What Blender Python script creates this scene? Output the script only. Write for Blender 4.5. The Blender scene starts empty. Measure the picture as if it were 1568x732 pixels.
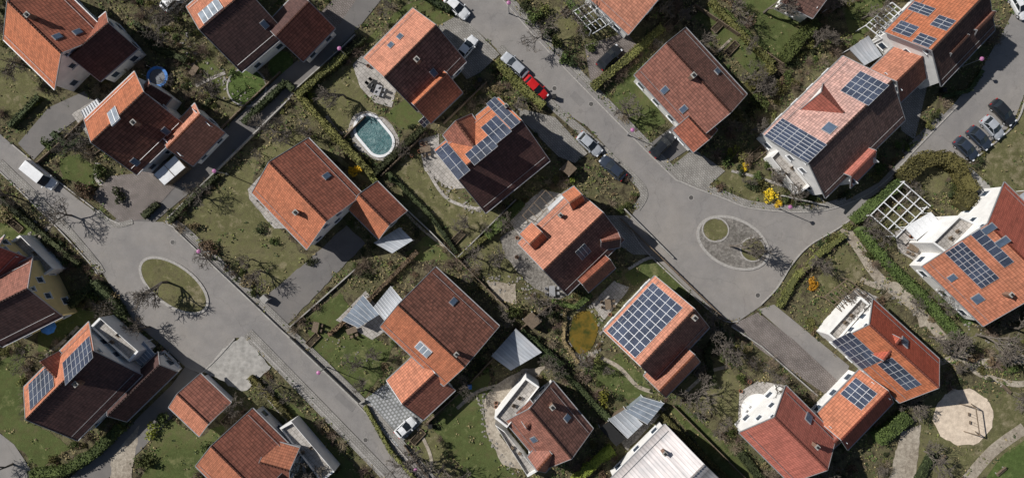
import bpy, bmesh, math, random
import numpy as np
from mathutils import Vector, noise
random.seed(7); rng=np.random.default_rng(7)
S=0.1; CX=784.; CY=366.; H=105.
sc=bpy.context.scene
# ------------------------------------------------------------------ helpers
def P(px,py,h=0.0):
    k=(1-h/H)*S
    return Vector(((px-CX)*k,-(py-CY)*k,h))
def link(o,parent=None):
    sc.collection.objects.link(o)
    if parent: o.parent=parent
    return o
def empty(name):
    return link(bpy.data.objects.new(name,None))
def mk(name,verts,faces,mats,mi=None,parent=None,uv=None,smooth=False):
    me=bpy.data.meshes.new(name); me.from_pydata([tuple(v) for v in verts],[],faces)
    for m in mats: me.materials.append(m)
    if mi is not None: me.polygons.foreach_set('material_index',mi)
    if uv is not None:
        l=me.uv_layers.new(name='UVMap')
        l.data.foreach_set('uv',np.array(uv,dtype=np.float32).ravel())
    if smooth: me.polygons.foreach_set('use_smooth',[True]*len(faces))
    me.update()
    return link(bpy.data.objects.new(name,me),parent)
X=Vector((1,0,0));Y=Vector((0,1,0));Z=Vector((0,0,1))
class MB:
    def __init__(s): s.v=[];s.f=[];s.m=[]
    def box(s,c,ax,hs,m=0,taper=1.0):
        b=len(s.v);a0,a1,a2=ax
        for k in(-1,1):
            t=taper if k>0 else 1
            for i,j in((-1,-1),(1,-1),(1,1),(-1,1)):
                s.v.append(c+a0*(i*hs[0]*t)+a1*(j*hs[1]*t)+a2*(k*hs[2]))
        for q in((3,2,1,0),(4,5,6,7),(0,1,5,4),(1,2,6,5),(2,3,7,6),(3,0,4,7)):
            s.f.append([b+x for x in q]);s.m.append(m)
    def beam(s,p,q,r,m=0,n=6,r2=None):
        r2=r if r2 is None else r2
        d=(q-p)
        if d.length<1e-6:return
        d.normalize();a=d.orthogonal().normalized();c=d.cross(a);b=len(s.v)
        for pt,rr in((p,r),(q,r2)):
            for i in range(n):
                t=2*math.pi*i/n; s.v.append(pt+a*(math.cos(t)*rr)+c*(math.sin(t)*rr))
        for i in range(n):
            j=(i+1)%n; s.f.append([b+i,b+j,b+n+j,b+n+i]);s.m.append(m)
        s.f.append([b+i for i in range(n)][::-1]);s.m.append(m)
        s.f.append([b+n+i for i in range(n)]);s.m.append(m)
    def lathe(s,c,prof,n=20,m=0,sx=1,sy=1,rot=0):
        b=len(s.v)
        for r,z in prof:
            for i in range(n):
                t=2*math.pi*i/n; x=math.cos(t)*r*sx;y=math.sin(t)*r*sy
                s.v.append(c+Vector((x*math.cos(rot)-y*math.sin(rot),x*math.sin(rot)+y*math.cos(rot),z)))
        for k in range(len(prof)-1):
            for i in range(n):
                j=(i+1)%n; s.f.append([b+k*n+i,b+k*n+j,b+(k+1)*n+j,b+(k+1)*n+i]);s.m.append(m if not isinstance(m,(list,tuple)) else m[k])
        s.f.append([b+(len(prof)-1)*n+i for i in range(n)]);s.m.append(m if not isinstance(m,(list,tuple)) else m[-1])
    def obj(s,name,mats,parent=None,smooth=False):
        return mk(name,s.v,s.f,mats,s.m,parent,smooth=smooth)
# ------------------------------------------------------------------ materials
class N:
    def __init__(s,name,rough=.9,spec=.2):
        m=bpy.data.materials.new(name);m.use_nodes=True;s.m=m;s.t=m.node_tree;s.b=s.t.nodes['Principled BSDF']
        s.b.inputs['Roughness'].default_value=rough
        s.b.inputs['Specular IOR Level'].default_value=spec
        s.tc=s.t.nodes.new('ShaderNodeTexCoord')
    def n(s,typ,**kw):
        x=s.t.nodes.new(typ)
        for k,v in kw.items(): setattr(x,k,v)
        return x
    def l(s,a,b): s.t.links.new(a,b)
    def noise(s,scale,detail=4,rough=.6,co=None,dist=0):
        x=s.n('ShaderNodeTexNoise');x.inputs['Scale'].default_value=scale;x.inputs['Detail'].default_value=detail;x.inputs['Roughness'].default_value=rough;x.inputs['Distortion'].default_value=dist
        s.l(co or s.tc.outputs['Object'],x.inputs['Vector']);return x.outputs['Fac']
    def ramp(s,fac,stops):
        x=s.n('ShaderNodeValToRGB');e=x.color_ramp.elements
        while len(e)<len(stops): e.new(.5)
        for i,(p,c) in enumerate(stops):
            e[i].position=p;e[i].color=(*c,1) if len(c)==3 else c
        s.l(fac,x.inputs['Fac']);return x.outputs['Color']
    def mix(s,a,b,fac=1.,mode='MULTIPLY'):
        x=s.n('ShaderNodeMix',data_type='RGBA',blend_type=mode)
        if isinstance(fac,float): x.inputs['Factor'].default_value=fac
        else: s.l(fac,x.inputs['Factor'])
        for sock,v in((x.inputs[6],a),(x.inputs[7],b)):
            if isinstance(v,tuple): sock.default_value=(*v,1)
            else: s.l(v,sock)
        return x.outputs[2]
    def math(s,op,a,b=0.,c=0.):
        x=s.n('ShaderNodeMath',operation=op)
        for i,v in enumerate((a,b,c)):
            if isinstance(v,(float,int)): x.inputs[i].default_value=v
            else: s.l(v,x.inputs[i])
        return x.outputs[0]
    def bump(s,h,strength=.3,dist=.1):
        x=s.n('ShaderNodeBump');x.inputs['Strength'].default_value=strength;x.inputs['Distance'].default_value=dist
        s.l(h,x.inputs['Height']);s.l(x.outputs[0],s.b.inputs['Normal'])
    def col(s,c):
        if isinstance(c,tuple): s.b.inputs['Base Color'].default_value=(*c,1)
        else: s.l(c,s.b.inputs['Base Color'])
        return s.m
def g3(v): return (v,v,v)
def plain(name,c,rough=.7,var=.25,scale=3.,spec=.3,metal=0):
    n=N(name,rough,spec); n.b.inputs['Metallic'].default_value=metal
    f=n.noise(scale,4); return n.col(n.mix(c,n.ramp(f,[(.3,g3(1-var)),(.7,g3(1+var*.4))])))
def ground(name,stops,s1=.12,s2=1.6,fine=9.,var=.45,bump=.5,gain=1.):
    n=N(name,1.,.05)
    stops=[(p,tuple(x*gain for x in c)) for p,c in stops]
    a=n.noise(s1,7,.65,dist=.4); b=n.noise(s2,6,.7); f=n.noise(fine,3,.7)
    m=n.math('ADD',n.math('MULTIPLY',a,.55),n.math('MULTIPLY',b,.45))
    c=n.ramp(m,stops)
    c=n.mix(c,n.ramp(b,[(.33,g3(1-var)),(.66,g3(1.15))]))
    c=n.mix(c,n.ramp(f,[(.3,g3(1-var)),(.7,g3(1.25))]))
    n.bump(f,bump,.15); return n.col(c)
M={}
M['soil']=ground('garden_ground',[(.36,(.05,.044,.028)),(.45,(.13,.112,.07)),(.51,(.165,.15,.082)),(.57,(.115,.115,.055)),(.63,(.155,.138,.088)),(.7,(.26,.235,.18))],.1,.9,6.,.5,.7,1.0)
M['lawn']=ground('lawn_grass',[(.38,(.16,.15,.072)),(.46,(.112,.125,.048)),(.54,(.085,.108,.038)),(.64,(.16,.16,.072))],.12,.9,10,.3,gain=.98)
M['olive']=ground('dry_grass',[(.36,(.10,.10,.05)),(.44,(.175,.16,.085)),(.52,(.14,.138,.062)),(.58,(.195,.172,.10)),(.66,(.25,.22,.145))],.12,.9,9,.35,gain=1.0)
M['bright']=ground('green_grass',[(.38,(.10,.13,.045)),(.5,(.08,.118,.036)),(.62,(.125,.15,.055))],.15,1.2,10,.3)
M['sand']=ground('sand',[(.35,(.50,.41,.32)),(.6,(.62,.52,.41))],.2,1.5,12,.12,.3)
M['gravel']=ground('gravel',[(.36,(.18,.165,.145)),(.5,(.27,.25,.225)),(.62,(.36,.335,.305))],.3,3,14,.4,.8)
M['path']=ground('dirt_path',[(.36,(.25,.21,.165)),(.6,(.40,.355,.29))],.2,2,10,.2,.4)
M['bed']=ground('planting_bed',[(.36,(.035,.03,.02)),(.5,(.075,.06,.042)),(.62,(.12,.1,.07))],.3,2,8,.5,.9)
def asphalt(name,base):
    n=N(name,.9,.25)
    a=n.noise(.07,6,.65,dist=.6); b=n.noise(.6,5,.6); f=n.noise(14,2,.8)
    c=n.mix(base,n.ramp(a,[(.36,(.86,.87,.89)),(.5,(1,1,1)),(.64,(1.10,1.08,1.05))]))
    c=n.mix(c,n.ramp(b,[(.35,g3(.93)),(.65,g3(1.05))]))
    c=n.mix(c,n.ramp(f,[(.3,g3(.84)),(.7,g3(1.12))]))
    v=n.n('ShaderNodeTexVoronoi',feature='DISTANCE_TO_EDGE');v.inputs['Scale'].default_value=.16
    w=n.n('ShaderNodeTexNoise');w.inputs['Scale'].default_value=.5;w.inputs['Detail'].default_value=5
    n.l(n.tc.outputs['Object'],w.inputs['Vector'])
    mx=n.n('ShaderNodeMix',data_type='VECTOR');mx.inputs['Factor'].default_value=.18
    n.l(n.tc.outputs['Object'],mx.inputs[4]);
    sc_=n.n('ShaderNodeVectorMath',operation='SCALE');sc_.inputs['Scale'].default_value=14.
    n.l(w.outputs['Color'],sc_.inputs[0]);n.l(sc_.outputs[0],mx.inputs[5]);n.l(mx.outputs[1],v.inputs['Vector'])
    c=n.mix(c,n.ramp(v.outputs['Distance'],[(0,g3(.85)),(.01,g3(1))]))
    n.bump(f,.3,.03); return n.col(c)
M['asphalt']=asphalt('asphalt',(.245,.23,.217)); M['asphalt_d']=asphalt('asphalt_dark',(.165,.155,.148));M['asphalt_p']=asphalt('asphalt_repair',(.212,.20,.19))
def pavers(name,c1,c2,w,h,ang=0.8,mortar=.045):
    n=N(name,.9,.2)
    mp=n.n('ShaderNodeMapping');mp.inputs['Rotation'].default_value=(0,0,ang);n.l(n.tc.outputs['Object'],mp.inputs['Vector'])
    b=n.n('ShaderNodeTexBrick');b.inputs['Scale'].default_value=1;b.inputs['Brick Width'].default_value=w;b.inputs['Row Height'].default_value=h
    b.inputs['Mortar Size'].default_value=mortar;b.inputs['Color1'].default_value=(*c1,1);b.inputs['Color2'].default_value=(*c2,1);b.inputs['Mortar'].default_value=(c1[0]*.55,c1[1]*.55,c1[2]*.52,1)
    n.l(mp.outputs[0],b.inputs['Vector'])
    c=n.mix(b.outputs['Color'],n.ramp(n.noise(.5,6,.7),[(.33,g3(.72)),(.66,g3(1.12))]))
    n.bump(b.outputs['Fac'],-.3,.02);return n.col(c)
M['paver']=pavers('concrete_pavers',(.26,.245,.225),(.31,.295,.275),.45,.3,mortar=.03)
M['paver_r']=pavers('clay_pavers',(.19,.165,.152),(.235,.205,.192),.4,.3,mortar=.03)
M['paver_g']=pavers('grass_pavers',(.36,.37,.38),(.42,.42,.43),.55,.55,.87,.12)
M['terrace']=pavers('terrace_slabs',(.36,.335,.31),(.44,.41,.38),.6,.6,mortar=.03)
M['kerb']=plain('kerb_stone',(.38,.36,.335),.9,.35,4.)
M['concrete']=plain('concrete',(.36,.345,.32),.9,.35,1.2)
M['wallc']=plain('wall_plaster_white',(.78,.77,.75),.9,.14,.8,.1)
M['wally']=plain('wall_plaster_yellow',(.62,.5,.25),.9,.12,.8,.1)
M['wood']=plain('weathered_wood',(.18,.135,.095),.85,.4,5.)
M['white']=plain('white_paint',(.75,.76,.77),.5,.12,2.,.4)
M['metal']=plain('galvanised_metal',(.36,.36,.37),.5,.2,2.,.4,.3)
M['dark']=plain('dark_fascia',(.05,.035,.03),.7,.3,4.)
M['rubber']=plain('rubber',(.02,.02,.02),.8,.2,4.)
def glass(name,c,r=.08):
    n=N(name,r,.6);return n.col(n.mix(c,n.ramp(n.noise(.8,3),[(.3,g3(.7)),(.7,g3(1.2))])))
M['glass']=glass('window_glass',(.05,.07,.10)); M['cglass']=glass('car_glass',(.02,.025,.03))
M['roofglass']=glass('canopy_glass',(.26,.30,.35),.15); M['skyglass']=glass('skylight_glass',(.08,.11,.16),.12)
def tile(name,c,row=.42,colw=.32,var=.3,lines=.5):
    n=N(name,.78,.25); co=n.tc.outputs['UV']
    sp=n.n('ShaderNodeSeparateXYZ');n.l(co,sp.inputs[0]);u,v=sp.outputs[0],sp.outputs[1]
    fr=n.math('FRACT',n.math('DIVIDE',v,row)); fu=n.math('FRACT',n.math('DIVIDE',u,colw))
    cell=n.n('ShaderNodeCombineXYZ');n.l(n.math('FLOOR',n.math('DIVIDE',u,colw)),cell.inputs[0]);n.l(n.math('FLOOR',n.math('DIVIDE',v,row)),cell.inputs[1])
    wn=n.n('ShaderNodeTexWhiteNoise',noise_dimensions='2D');n.l(cell.outputs[0],wn.inputs['Vector'])
    cc=n.mix(c,n.ramp(wn.outputs['Value'],[(0,g3(1-var*.8)),(.5,g3(1)),(1,(1+var*.5,1+var*.4,1+var*.3))]))
    cc=n.mix(cc,n.ramp(n.noise(.35,6,.7),[(.33,(.84,.88,.9)),(.5,g3(1)),(.66,(1.08,1.05,1.03))]))
    mp=n.n('ShaderNodeMapping');mp.inputs['Scale'].default_value=(1.6,.14,1);n.l(co,mp.inputs[0])
    cc=n.mix(cc,n.ramp(n.noise(1.2,4,.6,co=mp.outputs[0]),[(.35,g3(.82)),(.6,g3(1.05))]))
    cc=n.mix(cc,n.ramp(fr,[(0,g3(1-lines)),(.22,g3(1)),(.85,g3(1.08)),(1,g3(1-lines*.6))]))
    cc=n.mix(cc,n.ramp(fu,[(0,g3(1-lines*.55)),(.25,g3(1.)),(.8,g3(1.05)),(1,g3(1-lines*.4))]))
    # light lichen specks
    cc=n.mix(cc,(.30,.27,.22),n.math('MULTIPLY',n.math('GREATER_THAN',n.noise(2.2,6,.8),.66),.25),'MIX')
    oi=n.n('ShaderNodeObjectInfo')
    hs=n.n('ShaderNodeHueSaturation');n.l(cc,hs.inputs['Color'])
    n.l(n.math('MULTIPLY_ADD',oi.outputs['Random'],.28,.86),hs.inputs['Value'])
    n.l(n.math('MULTIPLY_ADD',n.math('FRACT',n.math('MULTIPLY',oi.outputs['Random'],7.3)),.18,.84),hs.inputs['Saturation'])
    n.bump(fr,.35,.05);return n.col(hs.outputs[0])
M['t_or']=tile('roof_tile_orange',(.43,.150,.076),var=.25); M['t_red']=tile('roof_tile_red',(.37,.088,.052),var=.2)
M['t_br']=tile('roof_tile_brown_and_shade',(.20,.085,.06),var=.4,lines=.68,row=.5); M['t_pink']=tile('roof_tile_weathered',(.43,.24,.20),var=.3,lines=.6)  # brown also goes on slopes turned from the sun, shade painted into the tile
M['t_rb']=tile('roof_tile_redbrown',(.28,.098,.062),var=.3,lines=.6,row=.46); M['t_dk']=tile('roof_tile_dark_red_and_shade',(.095,.05,.045))  # both also stand for shaded slopes of lighter roofs, shade put into the colour
M['t_gb']=tile('roof_tile_grey_brown_and_shade',(.15,.085,.07),var=.4,lines=.6,row=.5)  # paints shade into slopes facing away from the sun; also the grey roof
M['t_wh']=tile('roof_sheet_white',(.66,.61,.60),row=9,colw=.55,lines=.5,var=.15)
M['t_gr']=tile('roof_sheet_grey',(.50,.53,.57),row=9,colw=.5,lines=.35,var=.1)
def panelmat():
    n=N('solar_panel_cells',.12,.5)
    b=n.n('ShaderNodeTexBrick',offset=0.);b.inputs['Scale'].default_value=1;b.inputs['Brick Width'].default_value=.166;b.inputs['Row Height'].default_value=.166;b.inputs['Mortar Size'].default_value=.006
    b.inputs['Color1'].default_value=(.026,.034,.06,1);b.inputs['Color2'].default_value=(.034,.044,.075,1);b.inputs['Mortar'].default_value=(.14,.16,.19,1)
    n.l(n.tc.outputs['UV'],b.inputs['Vector']);return n.col(n.mix(b.outputs['Color'],n.ramp(n.noise(.3,3),[(.35,g3(.75)),(.65,g3(1.4))])))
M['pv']=panelmat(); M['alu']=plain('aluminium_frame',(.62,.63,.65),.4,.1,3.,.5,.3)
def leafmat(name,c,var=.5):
    n=N(name,.75,.2); oi=n.n('ShaderNodeObjectInfo')
    gi=n.n('ShaderNodeNewGeometry')
    c1=n.mix(c,n.ramp(gi.outputs['Random Per Island'],[(0,g3(1-var)),(1,(1+var,1+var*.85,1+var*.4))]))
    hs=n.n('ShaderNodeHueSaturation');n.l(c1,hs.inputs['Color'])
    n.l(n.math('MULTIPLY_ADD',oi.outputs['Random'],.05,.47),hs.inputs['Hue'])
    n.l(n.math('MULTIPLY_ADD',oi.outputs['Random'],.6,.7),hs.inputs['Value'])
    return n.col(hs.outputs[0])
M['l_green']=leafmat('foliage_green',(.072,.10,.034));M['l_dark']=leafmat('foliage_dark',(.045,.06,.028));M['l_olive']=leafmat('foliage_olive',(.125,.128,.048))
M['l_yellow']=leafmat('blossom_yellow',(.62,.42,.03),.3);M['l_brown']=leafmat('foliage_dry',(.18,.14,.09));M['l_lime']=leafmat('foliage_lime',(.18,.21,.04))
M['twig']=leafmat('twigs',(.24,.195,.155),.35);M['bark']=plain('bark',(.145,.125,.105),.95,.35,6.)
# ------------------------------------------------------------------ occupancy
OCC=[];ROADP=[];LAWN=[]
def inside(x,y,poly):
    c=False;j=len(poly)-1
    for i in range(len(poly)):
        xi,yi=poly[i];xj,yj=poly[j]
        if (yi>y)!=(yj>y) and x<(xj-xi)*(y-yi)/(yj-yi)+xi: c=not c
        j=i
    return c
# ------------------------------------------------------------------ ground sheets
ZC={}
def patch(name,pts,mat,z,jit=0,reg=None,parent=None):
    if z<.1:
        k=ZC.get(z,0);ZC[z]=k+1;z=z*3+k*.00063
    q=[]
    n=len(pts)
    for i in range(n):
        a=pts[i];b=pts[(i+1)%n];L=math.hypot(b[0]-a[0],b[1]-a[1]);k=max(1,int(L/5)) if jit else 1
        for t in range(k):
            x=a[0]+(b[0]-a[0])*t/k;y=a[1]+(b[1]-a[1])*t/k
            if jit:
                w=noise.noise_vector(Vector((x*.09,y*.09,z*7)))+noise.noise_vector(Vector((x*.3,y*.3,z*7)))*.5;x+=w.x*jit*1.6;y+=w.y*jit*1.6
            q.append((x,y))
    if reg is not None: reg.append(q)
    bm=bmesh.new();vs=[bm.verts.new(P(x,y)+Vector((0,0,z))) for x,y in q];f=bm.faces.new(vs)
    bm.normal_update()
    if f.normal.z<0: f.normal_flip()
    bmesh.ops.triangulate(bm,faces=bm.faces[:]);me=bpy.data.meshes.new(name);bm.to_mesh(me);bm.free();me.materials.append(mat)
    return link(bpy.data.objects.new(name,me),parent)
def spline(pts,closed=False,k=6):
    out=[];n=len(pts);rg=range(n if closed else n-1)
    for i in rg:
        p0=pts[(i-1)%n] if closed or i>0 else pts[0];p1=pts[i];p2=pts[(i+1)%n];p3=pts[(i+2)%n] if closed or i+2<n else pts[-1]
        for t in range(k):
            t/=k
            out.append(tuple(.5*((2*p1[d])+(-p0[d]+p2[d])*t+(2*p0[d]-5*p1[d]+4*p2[d]-p3[d])*t*t+(-p0[d]+3*p1[d]-3*p2[d]+p3[d])*t**3) for d in(0,1)))
    if not closed: out.append(tuple(pts[-1]))
    return out
def ell(cx,cy,a,b,ang,n=36):
    c,s=math.cos(math.radians(ang)),math.sin(math.radians(ang))
    return [(cx+a*math.cos(t)*c-b*math.sin(t)*s,cy+a*math.cos(t)*s+b*math.sin(t)*c) for t in [2*math.pi*i/n for i in range(n)]]
def strip(name,pts,w,z0,z1,mat,closed=False,parent=None):
    p=[P(*q) for q in pts];n=len(p);V=[];F=[]
    for i in range(n):
        a=p[i-1] if (i>0 or closed) else p[i];b=p[(i+1)%n] if (i<n-1 or closed) else p[i]
        d=(b-a).normalized();nn=Vector((-d.y,d.x,0))*w/2
        for s in(-1,1):
            for z in(z0,z1): V.append((p[i]+nn*s)+Vector((0,0,z)))
    for i in range(n if closed else n-1):
        j=(i+1)%n;a=4*i;b=4*j
        F+= [[a+1,b+1,b+3,a+3],[a,b,b+1,a+1],[a+3,b+3,b+2,a+2]]
    if not closed: F+=[[0,1,3,2],[4*n-4,4*n-2,4*n-1,4*n-3]]
    return mk(name,V,F,[mat],parent=parent)
bpy.ops.mesh.primitive_plane_add(size=1600);g=bpy.context.object;g.name='ground';g.data.materials.append(M['soil'])
R1=[(-60,150),(0,205),(60,258),(120,305),(160,334),(185,345),(205,339),(250,340),(290,362),(435,502),(560,622),(720,795),(650,795),(590,732),(480,620),(392,530),(378,516),(360,517),(335,545),(308,572),(285,562),(250,530),(205,492),(165,430),(150,405),(0,262),(-60,210)]
patch('road',R1,M['asphalt'],.03,reg=ROADP)
R2=[(670,-30),(745,-30),(850,82),(1018,252),(1050,276),(1110,300),(1150,314),(1230,321),(1290,310),(1345,280),(1400,222),(1460,160),(1500,110),(1540,40),(1575,-30),(1640,-30),(1640,100),(1568,145),(1550,190),(1483,248),(1455,232),(1405,238),(1360,280),(1335,305),(1290,345),(1240,375),(1212,405),(1190,440),(1165,468),(1130,492),(1105,488),(1060,450),(985,378),(962,340),(975,316),(985,298),(965,265),(900,195),(830,150),(760,75),(700,20)]
patch('road',R2,M['asphalt'],.034,reg=ROADP)
patch('lane_road',[(175,338),(300,240),(430,115),(520,38),(560,-20),(600,-20),(548,45),(446,148),(335,258),(225,350),(200,345)],M['asphalt_d'],.026,reg=ROADP)
patch('driveway',[(28,220),(75,165),(130,140),(150,160),(95,200),(52,245)],M['asphalt_d'],.022,reg=ROADP)
patch('driveway',[(-10,655),(22,680),(66,745),(-10,745)],M['asphalt'],.022,reg=ROADP)
patch('driveway',[(285,560),(306,573),(262,640),(215,690),(150,745),(90,745),(185,665),(262,590)],M['asphalt_d'],.022,reg=ROADP)
patch('driveway',[(312,570),(340,535),(372,514),(388,530),(415,562),(375,600)],M['concrete'],.042,2,ROADP)
patch('driveway',[(398,462),(440,498),(480,455),(560,372),(530,345),(482,390)],M['asphalt_d'],.022,1,ROADP)
patch('driveway',[(140,300),(170,270),(215,265),(240,240),(290,262),(225,335),(185,340)],M['paver_r'],.04,0,ROADP)
patch('paved_driveway',[(552,616),(592,585),(652,640),(608,684)],M['paver_g'],.04,0,ROADP)
patch('paved_driveway',[(672,40),(705,22),(765,84),(735,112),(715,122),(690,90)],M['paver'],.04,0,ROADP)
patch('paved_driveway',[(895,70),(960,50),(975,70),(905,132)],M['paver_r'],.02,0,ROADP)
patch('paved_driveway',[(985,228),(1035,190),(1060,225),(1014,256)],M['asphalt_d'],.03,0,ROADP)
patch('paved_driveway',[(1024,258),(1062,228),(1110,262),(1078,290),(1050,277)],M['paver'],.04,0,ROADP)
patch('paved_driveway',[(1118,498),(1160,478),(1215,520),(1285,585),(1262,602),(1170,540)],M['paver_r'],.04,0,ROADP)
patch('paved_driveway',[(1160,474),(1185,466),(1300,560),(1290,590),(1230,535)],M['asphalt'],.03,0,ROADP)
patch('paved_driveway',[(790,165),(850,180),(900,235),(880,250),(855,240),(800,185)],M['paver'],.04,0,ROADP)
patch('paved_driveway',[(925,330),(960,330),(1010,390),(970,390),(940,370)],M['paver'],.02,0,ROADP)
patch('paved_driveway',[(1462,260),(1482,254),(1548,316),(1527,326)],M['concrete'],.04,0,ROADP)
patch('paved_driveway',[(1320,95),(1420,130),(1400,215),(1380,200),(1375,170)],M['paver'],.02,0,ROADP)
patch('paved_driveway',[(455,60),(510,0),(560,-20),(520,38),(470,95)],M['paver_r'],.018,0,ROADP)
for p in [[(520,600),(545,622),(538,630),(512,607)],[(880,140),(896,156),(888,164),(872,148)],[(1380,232),(1440,172),(1446,178),(1386,238)],[(90,292),(104,304),(98,312),(84,300)]]:
    patch('asphalt_repair',p,M['asphalt_p'],.0375,.6)
def edge(pts,kw=.18): strip('kerb',spline(pts),kw,0.0,.21,M['kerb'])
def pave(pts,w): strip('pavement',spline(pts),w,.0,.17,M['paver'])
pave([(0,262-14),(80,325),(142,396),(157,418)],1.1);pave([(380,510),(478,610),(585,720),(640,780)],1.7);pave([(255,336),(293,360),(438,500),(562,620),(665,735)],1.0)
pave([(765,73),(832,148),(868,182),(903,212),(965,268),(986,296),(974,320)],1.2)
pave([(760,-22),(858,82),(1022,252),(1052,275),(1110,298),(1152,313),(1232,320),(1295,307)],1.0)
edge([(0,262),(72,332),(134,398),(150,420)]);edge([(388,522),(486,622),(595,735)]);edge([(20,222),(60,255),(122,302),(162,332),(185,343)]);edge([(250,341),(286,364),(431,505),(556,627),(650,732)])
edge([(742,-32),(846,86),(1014,256),(1048,281),(1108,304),(1150,319),(1232,325),(1292,314),(1348,284),(1404,226),(1464,164)])
edge([(962,340),(985,380),(1060,452),(1105,489),(1130,492)]);edge([(1165,466),(1190,440),(1212,405),(1240,375),(1290,345),(1335,305),(1362,280)]);edge([(360,518),(335,546),(308,572)]);edge([(1484,250),(1552,192),(1570,148)])
strip('pavement',spline([(204,339),(176,344),(150,324)]),.8,0,.16,M['paver'])
# islands
for cx,cy,a,b,an,mt in((267,437,60,30,36,'olive'),(1122,372,57,36,25,'gravel')):
    e=ell(cx,cy,a,b,an);patch('traffic_island',e,M[mt],.2);strip('kerb',e,.4,0,.22,M['kerb'],True)
patch('planting_bed',ell(1095,352,19,17,10),M['olive'],.215,2);strip('kerb',ell(1095,352,20,18,10),.2,.1,.26,M['kerb'],True)
patch('planting_bed',ell(1152,382,18,17,10),M['olive'],.216,2);strip('kerb',ell(1152,382,19,18,10),.2,.1,.26,M['kerb'],True)
ci=plain('cast_iron',(.09,.085,.08),.6)
for x,y in((265,371),(560,673),(849,136),(1058,303),(1160,452),(139,362),(905,160)):
    m=MB();m.lathe(P(x,y)+Z*.112,[(.42,0),(.42,.012),(.34,.012),(.34,.008)],18,[0,0,1,1]);m.obj('manhole_cover',[M['kerb'],ci])
# lawns etc
for p in [[(345,112),(318,90),(300,95),(302,118),(340,132)],[(560,62),(622,8),(690,-12),(715,20),(695,45),(668,35),(632,10),(575,62)],
 [(1063,28),(1095,0),(1165,70),(1178,98),(1150,118),(1090,50)],[(962,104),(1000,70),(972,112),(1005,160),(1018,190),(985,205),(935,155)],[(1135,-10),(1185,-10),(1245,40),(1190,92),(1160,60)],
 [(465,490),(520,448),(560,510),(600,530),(585,575),(552,612),(490,560)],[(665,655),(700,600),(750,565),(748,640),(790,728),(720,735)],[(905,560),(950,540),(1005,600),(960,612),(925,592)],
 [(955,420),(985,398),(1030,405),(1065,440),(1040,455),(1003,422),(970,440)],[(1025,625),(1045,618),(1130,700),(1165,735),(1110,735)],[(-10,560),(42,530),(36,600),(40,640),(110,685),(60,715),(-10,655)],
 [(238,650),(262,640),(305,668),(350,645),(330,690),(290,740),(215,740)],[(405,585),(440,610),(540,710),(560,740),(500,740),(440,660)],[(-10,310),(20,320),(60,350),(50,370),(-10,375)],
 [(620,390),(655,360),(690,395),(660,400),(640,400)],[(585,175),(625,150),(650,185),(615,200)],[(1290,15),(1330,-10),(1370,-10),(1310,70)],[(90,245),(125,235),(150,260),(140,290),(95,275)],
 [(60,480),(120,470),(150,480),(125,500),(60,540)],[(345,118),(360,100),(352,140),(330,140)]]:
    patch('lawn',p,M['lawn'],.01,3,LAWN)
for p in [[(1500,745),(1530,700),(1600,650),(1640,745)],ell(378,134,29,28,0,24),ell(430,100,18,22,30,20),[(1430,455),(1450,440),(1500,490),(1480,500)]]: patch('lawn',p,M['bright'],.015,1,LAWN)
strip('stone_edging',ell(378,134,30,29,0,40),.25,0,.1,M['kerb'],True)
for p in [[(600,265),(640,222),(672,285),(742,322),(780,318),(740,355),(698,385),(625,320)],[(275,335),(395,235),(385,300),(470,395),(480,400),(430,455),(350,395)],
 [(470,145),(545,90),(560,150),(590,175),(540,190),(505,200)],[(1490,255),(1560,165),(1640,120),(1640,300),(1568,325)],[(400,230),(450,200),(520,240),(585,290),(560,280),(470,215),(410,260)],
 [(705,385),(745,355),(790,370),(800,400),(770,440),(720,410)],[(1040,590),(1110,555),(1140,590),(1130,660),(1060,610)],[(1240,440),(1290,375),(1330,420),(1270,450)],
 [(840,20),(900,-10),(880,60),(850,70)],[(-10,60),(40,110),(80,150),(40,195),(-10,160)],[(1420,470),(1530,520),(1560,540),(1470,530)],[(1390,640),(1430,600),(1600,600),(1600,660),(1500,735),(1400,735)],
 [(640,640),(665,655),(700,735),(620,735)],[(330,130),(360,110),(400,180),(370,190)],[(1095,270),(1130,250),(1220,290),(1150,308)],[(860,480),(900,450),(930,470),(900,495)],[(1385,245),(1430,240),(1455,262),(1440,300),(1400,280)]]:
    patch('dry_lawn',p,M['olive'],.006,3,LAWN)
for p,mt in [([(765,365),(795,345),(800,380),(868,452),(850,462),(805,430),(775,395)],'gravel'),([(1132,600),(1160,583),(1205,590),(1150,668),(1130,650)],'terrace'),
 ([(740,612),(760,588),(800,565),(836,560),(775,640),(765,665),(815,722),(770,712),(745,660)],'path'),([(1370,355),(1425,330),(1460,345),(1410,405),(1375,385)],'terrace'),
 ([(1165,205),(1180,200),(1250,290),(1262,310),(1215,285),(1175,240)],'terrace'),([(540,100),(555,85),(608,135),(600,165),(575,158),(552,135)],'terrace'),([(640,215),(672,205),(672,240),(715,288),(690,290),(650,262)],'terrace'),
 ([(905,465),(940,430),(965,440),(925,490)],'terrace'),([(515,490),(560,445),(600,500),(570,520)],'terrace'),([(380,290),(400,268),(440,350),(420,350),(382,305)],'terrace'),
 ([(778,335),(830,290),(870,300),(800,370)],'terrace'),([(110,175),(150,150),(165,165),(140,215)],'terrace'),([(1265,500),(1310,440),(1345,455),(1290,520)],'terrace'),
 ([(935,655),(1000,610),(1020,625),(960,690)],'gravel'),([(170,700),(215,650),(200,735),(170,735)],'path'),([(745,430),(790,435),(790,465),(760,460)],'path'),([(1380,660),(1410,650),(1400,740),(1360,740)],'path')]:
    patch('patio' if mt=='terrace' else mt+'_area',p,M[mt],.02,1.5 if mt!='terrace' else .5,OCC)
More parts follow.
